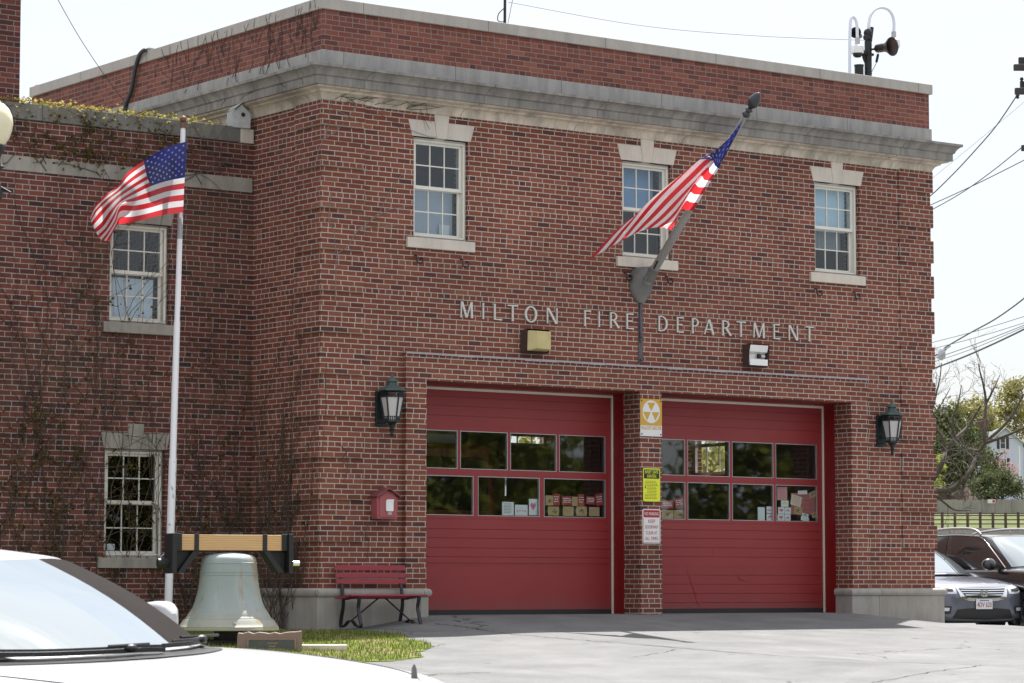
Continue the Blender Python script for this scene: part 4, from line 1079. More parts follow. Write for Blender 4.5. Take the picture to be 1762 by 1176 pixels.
camera_on([HX(462, 430), HX(464, 330), HX(490, 220), HX(560, 135), HX(650, 112), HX(740, 140), HX(800, 220), HX(825, 330), HX(822, 480)], HX(822, 500), 'white dome camera on a large hooked pipe behind the horn')
tt = thing('roof_vent', 'short black vent pipe behind the coping beside the siren mast', 'vent', tuple(HX(322, 1180)))
MB().lathe([(0, 0), (.075, 0), (.075, .25), (.082, .252), (.082, .275), (.0, .28)], 14, Matrix.Translation(HX(322, 1180))).build('pipe', M_['blackmetal'], tt, smooth=40)
a_ = thing('antenna_mast', 'thin dark antenna mast standing behind the parapet at the top edge', 'antenna', (4.2, 1.5, 8.1))
p0 = at(868, 45, 'Y', 1.5); mb = MB().tube([p0+Vector((0, 0, -.7)), p0+Vector((.02, 0, 1.6))], .022, 8); mb.build('mast', M_['blackmetal'], a_)
MB().tube(cr_spline([at(866, 38, 'Y', 1.5), at(857, 36, 'Y', 1.5), at(858, 24, 'Y', 1.5), at(868, 14, 'Y', 1.5)], 5), .008, 5).tube([at(874, 40, 'Y', 1.45), at(882, 0, 'Y', 1.45)], .005, 4).build('cable_loop', M_['blackmetal'], a_)
# drain hose over the side coping
mb = MB().tube(cr_spline([at(262, 86, 'X', .25), at(250, 86, 'X', -.07), at(240, 95, 'X', -.09), at(233, 118, 'X', -.06), at(226, 155, 'X', -.05), at(216, 182, 'X', -.06), at(214, 195, 'X', -.08)], 8), .032, 10)
tag(mb.build('drain_hose', plain('dark_hose', (.03, .032, .036), .5), None, smooth=60), 'dark hose bending over the side coping down to the ivy roof', 'hose')

# ---- globe street lamp at the left edge
lp = atd(-8, 213, 28.6); lz = ground_z(lp.x, lp.y)
t = thing('street_lamp', 'ivory acorn globe street lamp on a dark post at the left edge', 'street lamp', (lp.x, lp.y, lz))
M_['ivory'] = plain('ivory_globe', (.74, .68, .47), .25, 0, .03, 4)
MB().lathe([(0, .235), (.045, .232), (.05, .215), (.085, .20), (.135, .15), (.168, .08), (.178, .01), (.168, -.07), (.14, -.15), (.10, -.21), (.08, -.225), (0, -.225)], 28, Matrix.Translation(lp)).build('globe', M_['ivory'], t, smooth=60)
MB().lathe([(.0, -.22), (.10, -.225), (.105, -.25), (.08, -.29), (.06, -.33), (.05, -.38), (.10, -.44), (.06, -.46), (.055, -.60), (.095, -.72), (.075, -.76), (.05, -.80), (.045, -2), (.06, -3.5), (.10, -4), (.13, lz-lp.z)], 20, Matrix.Translation(lp)).build('post', M_['blackmetal'], t, smooth=50)
MB().tube([lp+Vector((.02, 0, -.62)), lp+Vector((.14, -.08, -.70))], .014, 8).build('arm', M_['blackmetal'], t, smooth=60)

# ---- grass patch by the bell
PATCH = [(-4.6, 1.78), (-.12, 1.78), (-.12, -.2), (.35, -.55), (.25, -1.35), (.18, -2.3), (-.25, -3.35), (-1.0, -4.35), (-1.9, -5.1), (-4.6, -6.0)]
def in_patch(x, y):
    k = noise.noise(Vector((x*1.7, y*1.7, 3)))*.22; x, y = x+k+.28*(x > -1.5), y+noise.noise(Vector((x*1.7, y*1.7, 8)))*.22
    c_ = False; n = len(PATCH)
    for i in range(n):
        (x0, y0), (x1, y1) = PATCH[i], PATCH[i-1]
        if (y0 > y) != (y1 > y) and x < (x1-x0)*(y-y0)/(y1-y0)+x0: c_ = not c_
    return c_
gr = MB(); rnd = random.Random(11)
M_['grass'] = leaf('grass_blades', [(0, (.05, .095, .016)), (.35, (.095, .165, .024)), (.58, (.17, .22, .04)), (.75, (.28, .24, .12)), (1, (.38, .32, .20))], .4)
cnt = 0
while cnt < 26000:
    x = rnd.uniform(-5, 1.4); y = rnd.uniform(-6.5, 1.75)
    if not in_patch(x, y): continue
    dry = noise.noise(Vector((x*.9+5, y*.9, 0)))
    near = x+.55*(y+1.5)
    if near > -.6 and rnd.random() < .35: continue
    cnt += 1; z = ground_z(x, y)
    h = rnd.uniform(.025, .075)*(1.0 if near < -.3 else .6); a = rnd.uniform(0, 6.28); dx, dy = math.cos(a)*.006, math.sin(a)*.006
    lx, ly = rnd.uniform(-.03, .03), rnd.uniform(-.03, .03)
    gr.add([(x-dx, y-dy, z-.005), (x+dx, y+dy, z-.005), (x+lx, y+ly, z+h)], [(0, 1, 2)])
g = gr.build('grass', M_['grass'], recalc=False); tag(g, 'patch of spring grass around the bell and the memorial', 'grass', kind='stuff')
soil = MB(); NN = 70; P = []
st_ = .1; vv = {}
for i in range(-50, 15):
    for j in range(-66, 18):
        x, y = i*st_, j*st_
        if in_patch(x+.05, y+.05):
            q = []
            for a, b in ((0, 0), (1, 0), (1, 1), (0, 1)):
                key = (i+a, j+b)
                if key not in vv:
                    vv[key] = len(soil.v); X, Y = key[0]*st_+.04*noise.noise(Vector((key[0]*.7, key[1]*.7, 1))), key[1]*st_+.04*noise.noise(Vector((key[0]*.7, key[1]*.7, 9)))
                    soil.v.append(Vector((X, Y, ground_z(X, Y)+.008)))
                q.append(vv[key])
            soil.f.append(tuple(q)); soil.m.append(0)
t_ = NT('turf_soil'); P = t_.pos()
c = t_.ramp(t_.noise(P, 1.2, 6, .7), [(.32, (.075, .12, .02)), (.5, (.16, .20, .03)), (.62, (.27, .22, .12)), (.75, (.33, .28, .19))])
so2 = soil.build('lawn_soil', t_.bsdf(c, .95, 0, t_.bump(t_.noise(P, 40, 3), .6, .01), .1), smooth=180); tag(so2, kind='structure')

# ---- papers taped inside the door glass
PAP = [  # u0, v0, u1, v1, colour, tilt, label
 (864, 864, 884, 887, 'w', 0, 'white letter in the left door, left of the other two white sheets', 1),
 (886, 869, 908, 887.5, 'w', 0, 'white sheet with small pink figures beside the heart drawing', 2),
 (910, 859, 924.5, 887, 'w', 0, 'white card with a pink heart in the left garage door', 3),
 (938.5, 853, 952, 870, 'k', 0, 'brown paper card top left in the row of red and brown cards', 4),
 (952, 850, 963.5, 870, 'r', 0, 'red card with white writing beside the leftmost brown card', 5),
 (967, 854, 983.5, 870, 'r', -2, 'red card with speckled letters, second red card in the upper row', 5),
 (984, 855, 994, 871, 'k', 0, 'brown paper card between two red cards in the upper row', 0),
 (994.5, 851, 1005.5, 871, 'r', 0, 'tall red card third of the red cards in the upper row', 5),
 (1008, 854.5, 1024, 868.5, 'r', 2, 'wide red card with a line of writing, fourth in the upper row', 5),
 (1025, 850, 1037, 870, 'r', -7, 'tilted red card at the right end of the upper row', 5),
 (943, 872, 962, 887.5, 'k', 0, 'brown card lower row, leftmost of the four brown cards', 4),
 (968.5, 872, 987, 888, 'k', 0, 'brown card lower row, second of the four brown cards', 0),
 (992, 872, 1010, 888.3, 'k', 0, 'brown card with a dark scribble, third in the lower row', 4),
 (1013.5, 873, 1031.5, 888.6, 'k', 0, 'brown card lower row, rightmost of the four brown cards', 0),
 (1137, 861, 1159, 875, 'r', 2, 'red card on the left edge of the right garage door', 5),
 (1161, 857, 1177, 874, 'r', -9, 'tilted red card in the leftmost pane of the right door', 5),
 (1138, 878, 1159, 892, 'k', 0, 'brown card with a sketch under the red card by the pier', 4),
 (1160, 878, 1178, 892.5, 'k', 0, 'brown card with red writing beside the sketched brown card', 4),
 (1304, 873, 1316, 896, 'w', 0, 'tall blank white sheet in the right garage door', 0),
 (1319, 872, 1331, 883.5, 'w', 0, 'small white drawing with coloured dots above the rainbow drawing', 2),
 (1319, 884.5, 1332, 896.5, 'w', 0, 'small white drawing of a rainbow in the right garage door', 6),
 (1337.5, 838, 1354.5, 861, 'p', 0, 'pink edged notice at the top left of the paper covered pane', 7),
 (1344, 861.5, 1357, 872.5, 'w', 0, 'white drawing of a yellow truck under the pink notice', 8),
 (1339, 873, 1350, 884.5, 'w', 0, 'white drawing of a red fire hat under the yellow truck drawing', 3),
 (1350.5, 873.5, 1361, 885, 'w', 0, 'white drawing of a pink house right of the red hat drawing', 6),
 (1338, 885, 1349.5, 897.3, 'w', 0, 'white drawing in the bottom left corner of the papered pane', 3),
 (1350, 885.5, 1360.5, 897.8, 'w', 0, 'white drawing of a red and yellow flame in the bottom row', 6),
 (1361, 849, 1402, 886, 'b', 0, 'large red poster board behind the collage of notes', 0),
 (1361, 853, 1379, 871, 'y', 12, 'cream note with a drawn border, largest on the red poster board', 7),
 (1373, 844.5, 1389, 851, 'w', -3, 'narrow white strip of paper above the red poster board', 0),
 (1392, 846, 1405, 856, 'k', -18, 'brown photo tilted at the top right corner of the collage', 4),
 (1366, 873, 1380, 886, 'k', 8, 'brown photo of a group at the foot of the poster board', 4),
 (1380, 884, 1391, 892, 'w', 12, 'small white card with a green mark under the poster board', 9),
 (1378, 890, 1392, 897, 'w', 10, 'white slip of paper at the very bottom of the collage', 0),
 (1397, 882, 1405, 891, 'k', -12, 'small cream badge card at the bottom right of the collage', 4),
]
pm = {'w': M_['paperwhite'], 'k': plain('kraft_paper', (.44, .31, .17), .8, 0, .08, 12), 'r': plain('red_card', (.34, .04, .045), .7, 0, .08, 12), 'p': plain('pink_paper', (.60, .30, .32), .8), 'b': plain('poster_red', (.40, .13, .13), .8), 'y': plain('cream_paper', (.68, .62, .48), .8)}
ink = {'pink': plain('pink_ink', (.62, .16, .28), .8), 'dark': plain('dark_ink', (.09, .07, .06), .8), 'blue': plain('blue_ink', (.15, .3, .6), .8), 'yel': plain('yellow_ink', (.75, .58, .06), .8), 'grn': plain('green_ink', (.1, .42, .2), .8)}
for i, (u0, v0, u1, v1, k, tilt, lab, deco) in enumerate(PAP):
    Yp = .618 + (.006 if k == 'b' else 0.0) - (.0 if k == 'b' else .001*(i % 4))
    c_ = at((u0+u1)/2, (v0+v1)/2, 'Y', Yp); xa, xb = at(u0, (v0+v1)/2, 'Y', Yp).x, at(u1, (v0+v1)/2, 'Y', Yp).x
    za, zb = at((u0+u1)/2, v1, 'Y', Yp).z, at((u0+u1)/2, v0, 'Y', Yp).z
    hw_, hh_ = (xb-xa)/2, (zb-za)/2
    o = MB().box(-hw_, hw_, 0, .0008, -hh_, hh_).build('paper_card', pm[k])
    o.location = c_; o.rotation_euler = (0, R(tilt), 0)
    tag(o, lab, 'paper', 'papers taped inside the garage door glass'); WORLD[o.name] = Matrix()
    rnd = random.Random(i); mb = MB(); m_ = 'dark'
    if deco in (1, 7):
        for q in range(7):
            z = hh_*(.7-.22*q); mb.box(-hw_*.75, hw_*(.75-.3*rnd.random()), -.0012, -.0004, z, z+hh_*.05)
        m_ = 'dark' if deco == 1 else 'pink'
    elif deco == 2:
        for q in range(4): mb.sphere((-hw_*.6+hw_*.4*q, -.0006, -hh_*.2+.01*rnd.random()), .012, 8, 4, 0, (1, .06, 1.2))
        m_ = 'pink'
    elif deco == 3:
        pts = [(hw_*.62*16*math.sin(a)**3/16, hh_*.1+hh_*.5*(13*math.cos(a)-5*math.cos(2*a)-2*math.cos(3*a)-math.cos(4*a))/14) for a in [2*math.pi*j/24 for j in range(24)]]
        flat_poly(mb, pts, -.001); m_ = 'pink'
    elif deco == 4:
        for q in range(4): mb.bar((rnd.uniform(-.6, .2)*hw_, -.001, rnd.uniform(-.6, .6)*hh_), (rnd.uniform(0, .7)*hw_, -.001, rnd.uniform(-.6, .6)*hh_), .0006, .008)
    elif deco == 5:
        for q in range(3):
            x = -hw_*.7
            while x < hw_*.6:
                l = .008+.02*rnd.random(); mb.box(x, x+l, -.0012, -.0004, hh_*(.4-.4*q), hh_*(.4-.4*q)+.014); x += l+.01
        m_ = 'white'
    elif deco in (6, 8, 9):
        mb.lathe([(hw_*.25, 0), (hw_*.55, 0)], 14, Matrix.Translation((0, -.001, -hh_*.25)) @ Matrix.Rotation(R(90), 4, 'X'), 0, 0, math.pi)
        m_ = {6: 'pink', 8: 'yel', 9: 'grn'}[deco]
    if mb.v: mb.build('drawing' if deco in (3, 6, 8, 9) else 'writing', M_['paperwhite'] if m_ == 'white' else ink[m_], o, local=True, recalc=False)

# ---- fire engine parked inside the left bay
t = thing('fire_truck', 'red fire engine parked nose out behind the left garage door', 'fire truck', (3.3, 4.3, -.02))
M_['truckred'] = carpaint('engine_red', (.16, .008, .010))
mb = MB().prism([(-1.2, .55), (1.2, .55), (1.22, 1.5), (1.12, 2.55), (-1.12, 2.55), (-1.22, 1.5)], -2.2, 4.0); mb.build('body', M_['truckred'], t, local=True, bevel=.08)
MB().prism([(-1.05, 1.55), (1.05, 1.55), (1.0, 2.35), (-1.0, 2.35)], -2.225, -2.19).build('windshield', plain('cab_glass', (.01, .012, .014), .05), t, local=True, bevel=.02)
MB().box(-1.23, 1.23, -2.23, -2.195, 1.20, 1.36).build('stripe', M_['white'], t, local=True)
MB().box(-1.25, 1.25, -2.65, -2.15, .45, .80).build('bumper', M_['chrome'], t, local=True, bevel=.05)
mb = MB().box(-.5, .5, -2.24, -2.19, .85, 1.18)
for k in range(6): mb.box(-.5, .5, -2.26, -2.235, .87+.05*k, .89+.05*k)
mb.build('grille', M_['chrome'], t, local=True)
for x in (-.85, .85):
    MB().tube([(x, -2.19, .98), (x, -2.26, .98)], .13, 20).build('headlight', M_['frost'], t, local=True, smooth=40)
    MB().tube([(x*1.2, -1.5, .5), (x*1.42, -1.5, .5)], .5, 28).build('wheel', M_['rubber'], t, local=True, smooth=40)
MB().box(-.7, .7, -1.9, -1.6, 2.55, 2.72).build('light_bar', M_['frost'], t, local=True, bevel=.03)
for x in (-1.38, 1.38): MB().box(x-.1, x+.1, -2.3, -2.15, 1.75, 2.2).build('mirror', M_['chrome'], t, local=True, bevel=.03)

# ---- seams and patches in the asphalt
def gpx(u, v):
    d = (FW*FPX+RT*(u-881)-UP*(v-588)).normalized(); s_ = 8.0
    while s_ < 90:
        p = CAM+d*s_
        if p.z <= ground_z(p.x, p.y): return p
        s_ += .05
    return p
M_['seam'] = plain('pavement_seam', (.035, .034, .033), .95)
def seam(P, w_):
    q = cr_spline([gpx(*p) for p in P], 14); rnd = random.Random(len(q)); rows = []
    for i, p in enumerate(q):
        d = (q[min(i+1, len(q)-1)]-q[max(i-1, 0)]); d.z = 0; n_ = Vector((-d.y, d.x, 0)).normalized(); p = p+n_*rnd.gauss(0, .015); k = w_*rnd.uniform(.4, 1.3)/2
        rows.append([Vector((a.x, a.y, ground_z(a.x, a.y)+.006)) for a in (p-n_*k, p+n_*k)])
    tag(MB().grid(rows).build('pavement_seam', M_['seam'], None), kind='structure')
seam([(748, 1074), (800, 1080), (855, 1089), (950, 1098), (1100, 1110), (1300, 1126), (1500, 1139), (1700, 1146)], .022)
seam([(1690, 1146), (1600, 1158), (1500, 1176)], .018)
seam([(620, 1093), (680, 1092), (735, 1095)], .012)
seam([(690, 1101), (740, 1112), (765, 1109)], .014)

# ================================================================== climbing vines
M_['stem'] = plain('vine_stem', (.085, .060, .048), .9, 0, .3, 5)
M_['palestem'] = plain('pale_vine_stem', (.20, .165, .14), .9, 0, .3, 5)
M_['ivy'] = leaf('ivy_young_leaves', [(0, (.055, .05, .014)), (.4, (.11, .095, .02)), (.75, (.13, .085, .025)), (1, (.19, .155, .03))], .3)
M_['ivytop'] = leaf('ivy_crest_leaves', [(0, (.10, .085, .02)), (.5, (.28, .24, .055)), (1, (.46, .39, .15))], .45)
def vine(name, label, place, seeds, mat, seed, leaves=0, leaf_mat=None, rad=.007, step=.11, br=.10, wander=.38, bounds=None, leaf_z=None, n=3):
    rnd = random.Random(seed); mb = MB(); nodes = []
    stack = [(u, z, a, l, rad) for u, z, a, l in seeds]
    while stack:
        u, z, a, l, r_ = stack.pop(); pts = []; k = int(l/step); a0 = a
        for i in range(k):
            pts.append((u, z)); a += rnd.gauss(0, wander)*.5; a += (a0-a)*.18
            u += step*math.sin(a); z += step*math.cos(a)
            if bounds and not (bounds[0] < u < bounds[1] and bounds[2] < z < bounds[3]): break
            if rnd.random() < br and r_ > .0028:
                stack.append((u, z, a+rnd.choice((-1, 1))*rnd.uniform(.35, 1.2), (l-i*step)*rnd.uniform(.25, .7), r_*.68))
        if len(pts) < 3: continue
        w = [place(*p) for p in pts]; q = len(w)
        mb.tube(w, [r_*(1-.65*i/q) for i in range(q)], n, cap=False); nodes += pts
    o = mb.build(name, mat, None, smooth=180, recalc=False)
    tag(o, label, 'climbing vine', 'climbing vines on the station')
    if leaves:
        lb = MB(); c = 0
        while c < leaves:
            u, z = rnd.choice(nodes)
            if leaf_z and rnd.random() > leaf_z(u, z): continue
            for _ in range(rnd.randint(2, 5)):
                p = place(u+rnd.gauss(0, .05), z+rnd.gauss(0, .05)); s_ = rnd.uniform(.012, .032)
                R_ = Matrix.Rotation(rnd.uniform(0, 6.28), 3, 'Z') @ Matrix.Rotation(rnd.uniform(.3, 1.4), 3, 'X')
                lb.add([p+R_ @ Vector(q) for q in ((0, 0, 0), (s_, s_*.5, 0), (0, s_*1.7, .004), (-s_, s_*.5, 0))], [(0, 1, 2, 3)]); c += 1
        lb.build('foliage', leaf_mat, o, recalc=False)
    return o
rnd = random.Random(21)
wall_p = lambda u, z: Vector((u, YW-.012-.01*math.sin(u*9+z*5)**2, z))
side_p = lambda u, z: Vector((-.036-.008*math.sin(u*9+z*4)**2, u, z))
sd_ = [(rnd.uniform(-4.3, -2.6), -.35, rnd.gauss(0, .12), rnd.uniform(3.5, 7.4)) for _ in range(22)]
vine('ivy_vine', 'bare brown ivy with olive buds on the wall left of the wing windows', wall_p, sd_, M_['stem'], 1, 1700, M_['ivy'], .009, bounds=(-4.6, -.03, -.5, 6.9), leaf_z=lambda u, z: .15+.85*sm(4.2, 2.2, z)*sm(-2.4, -2.9, u))
sd_ = [(rnd.uniform(-2.5, -1.1), rnd.choice((-.35, -.35, .7, 2.6)), rnd.gauss(.1, .25), rnd.uniform(2, 5)) for _ in range(15)]
vine('ivy_vine', 'thin ivy stems winding round the two windows of the wing', wall_p, sd_, M_['stem'], 2, 500, M_['ivy'], .007, br=.14, bounds=(-2.7, -.9, -.5, 6.9), leaf_z=lambda u, z: .5)
sd_ = [(rnd.uniform(-1.15, -.03), -.35, rnd.gauss(0, .18), rnd.uniform(3.0, 6.5)) for _ in range(20)]
vine('ivy_vine', 'dense bare ivy in the inner corner behind the bell', wall_p, sd_, M_['stem'], 3, 420, M_['ivy'], .009, br=.15, bounds=(-1.3, -.03, -.5, 6.6), leaf_z=lambda u, z: .4)
sd_ = [(rnd.uniform(-4, -.3), 6.0+rnd.random()*.3, rnd.choice((-1, 1))*rnd.uniform(.6, 1.4), rnd.uniform(.8, 2.2)) for _ in range(26)]
vine('ivy_vine', 'tangled ivy over the upper stone band and coping of the wing', lambda u, z: Vector((u, YW-(.024 if z < 6.7 else .048)-.006, z)), sd_, M_['stem'], 4, 700, M_['ivy'], .007, br=.12, bounds=(-4.6, -.04, 5.6, 6.93), leaf_z=lambda u, z: sm(-.5, -2.8, u))
sd_ = [(rnd.uniform(.25, 1.75), rnd.uniform(-.1, .4), rnd.gauss(0, .12), rnd.uniform(2.0, 5.5)) for _ in range(24)]
vine('ivy_vine', 'dark bare ivy climbing the return wall between the wing and the corner', side_p, sd_, M_['stem'], 5, 260, M_['ivy'], .009, br=.15, bounds=(.03, 1.78, -.5, 7.0), leaf_z=lambda u, z: sm(4, 1, z))
sd_ = [(rnd.uniform(.03, 4.8), rnd.uniform(7.56, 8.25), rnd.gauss(.1, .45), rnd.uniform(.4, 1.1)) for _ in range(60)]
vine('ivy_vine', 'leafless ivy stems over the side parapet and its coping', lambda u, z: Vector((-.052 if z > 8.36 or z < 7.81 else -.012, u, z)), sd_, M_['stem'], 6, 0, None, .006, br=.07, wander=.5, bounds=(.02, 6, 7.55, 8.54))
sd_ = [(rnd.uniform(.1, 1.6), 7.5, rnd.choice((-1, 1))*rnd.uniform(1.2, 1.9), rnd.uniform(.6, 1.6)) for _ in range(12)]
vine('ivy_vine', 'few ivy stems over the side cornice', lambda u, z: Vector((-.275, u, z)), sd_, M_['stem'], 16, 0, None, .007, bounds=(.02, 3, 7.28, 7.55))
sd_ = [(rnd.uniform(.05, 1.5), 7.09+.1*rnd.random(), rnd.uniform(.9, 1.7), rnd.uniform(.6, 2.0)) for _ in range(15)]
vine('ivy_vine', 'leafless ivy trailing along the cream moulding above the first window', lambda u, z: Vector((u, -.05-.5*max(0, z-7.09) if z > 7.09 else -.022, z)), sd_, M_['stem'], 7, 0, None, .0065, br=.16, bounds=(.02, 2.9, 6.72, 7.26))
fp = lambda u, z: Vector((u, -.042 if u < .7 else -.01, z))
pts_u = lambda *P: [at(u, v, 'Y', -.04) for u, v in P]
def stem_path(label, paths, mat, r_=.007):
    mb = MB()
    for P in paths: mb.tube(cr_spline(pts_u(*P), 6), [r_*(1-.5*i/(6*(len(P)-1))) for i in range(6*(len(P)-1)+1)], 4)
    tag(mb.build('ivy_vine', mat, None, smooth=180, recalc=False), label, 'climbing vine', 'climbing vines on the station')
stem_path('pale dead vine curving up the corner from the cornice to the third quoin', [[(573, 172), (568, 185), (566, 215), (556, 240), (545, 270), (541, 300)], [(556, 240), (580, 225), (608, 190), (616, 178)], [(566, 185), (600, 200), (625, 215)]], M_['palestem'])
stem_path('pale forked vine running diagonally to the first upper window', [[(577, 520), (578, 480), (580, 440), (598, 425), (615, 398), (640, 378), (656, 360), (668, 335), (692, 300)], [(615, 398), (632, 392), (660, 390), (683, 388)], [(640, 378), (668, 362), (704, 355)], [(570, 330), (566, 380), (575, 400), (577, 440)]], M_['palestem'], .008)
stem_path('short dark vine clinging to the corner bricks left of the lantern', [[(562, 625), (560, 660), (561, 700), (556, 760), (552, 830)], [(600, 770), (590, 790), (596, 800), (612, 798)], [(584, 765), (596, 780), (598, 810), (590, 830)]], M_['stem'], .007)
stem_path('thin vine twig on the bricks behind the bench', [[(632, 960), (634, 930), (628, 912), (640, 900)], [(634, 930), (622, 915), (612, 908)]], M_['stem'], .006)
# sunlit leafy crest on the wing coping
lb = MB(); rnd = random.Random(33)
for i in range(1500):
    x = -4.4+3.9*rnd.random()**1.5
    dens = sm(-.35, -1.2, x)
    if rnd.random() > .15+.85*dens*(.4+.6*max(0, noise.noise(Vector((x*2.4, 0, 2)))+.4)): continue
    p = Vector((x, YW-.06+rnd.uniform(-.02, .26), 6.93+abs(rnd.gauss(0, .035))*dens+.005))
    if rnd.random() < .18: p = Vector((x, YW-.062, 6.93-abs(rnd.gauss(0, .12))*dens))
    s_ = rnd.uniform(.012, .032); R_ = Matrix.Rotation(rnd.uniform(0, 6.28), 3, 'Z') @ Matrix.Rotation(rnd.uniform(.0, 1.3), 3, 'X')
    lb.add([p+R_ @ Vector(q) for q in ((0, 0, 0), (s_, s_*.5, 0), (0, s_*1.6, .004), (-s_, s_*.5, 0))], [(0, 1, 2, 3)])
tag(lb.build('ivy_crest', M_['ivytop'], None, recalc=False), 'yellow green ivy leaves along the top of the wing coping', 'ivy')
# bare shrub at the corner
mb = MB(); rnd = random.Random(5); b0_ = Vector((-.36, .72, ground_z(-.36, .72)))
def twig(p, d, l, r_, dep):
    q = [p]
    for i in range(7):
        d = (d+Vector((rnd.gauss(0, .12), rnd.gauss(0, .12), .03))).normalized(); q.append(q[-1]+d*l/7)
        if dep and i > 1 and rnd.random() < .55: twig(q[-1], (d+Vector((rnd.gauss(0, .5), rnd.gauss(0, .4), .15))).normalized(), l*.5, r_*.6, dep-1)
    mb.tube(q, [r_*(1-.6*i/7) for i in range(8)], 4, cap=False)
for i in range(26):
    a = rnd.uniform(0, 6.28); twig(b0_+Vector((rnd.gauss(0, .12), rnd.gauss(0, .05), -.03)), Vector((math.cos(a)*.55, math.sin(a)*.22+.05, 1)).normalized(), rnd.uniform(.5, 1.05), .009, 2)
tag(mb.build('bare_shrub', M_['stem'], None, smooth=180, recalc=False), 'leafless brown shrub against the granite base at the corner', 'shrub')

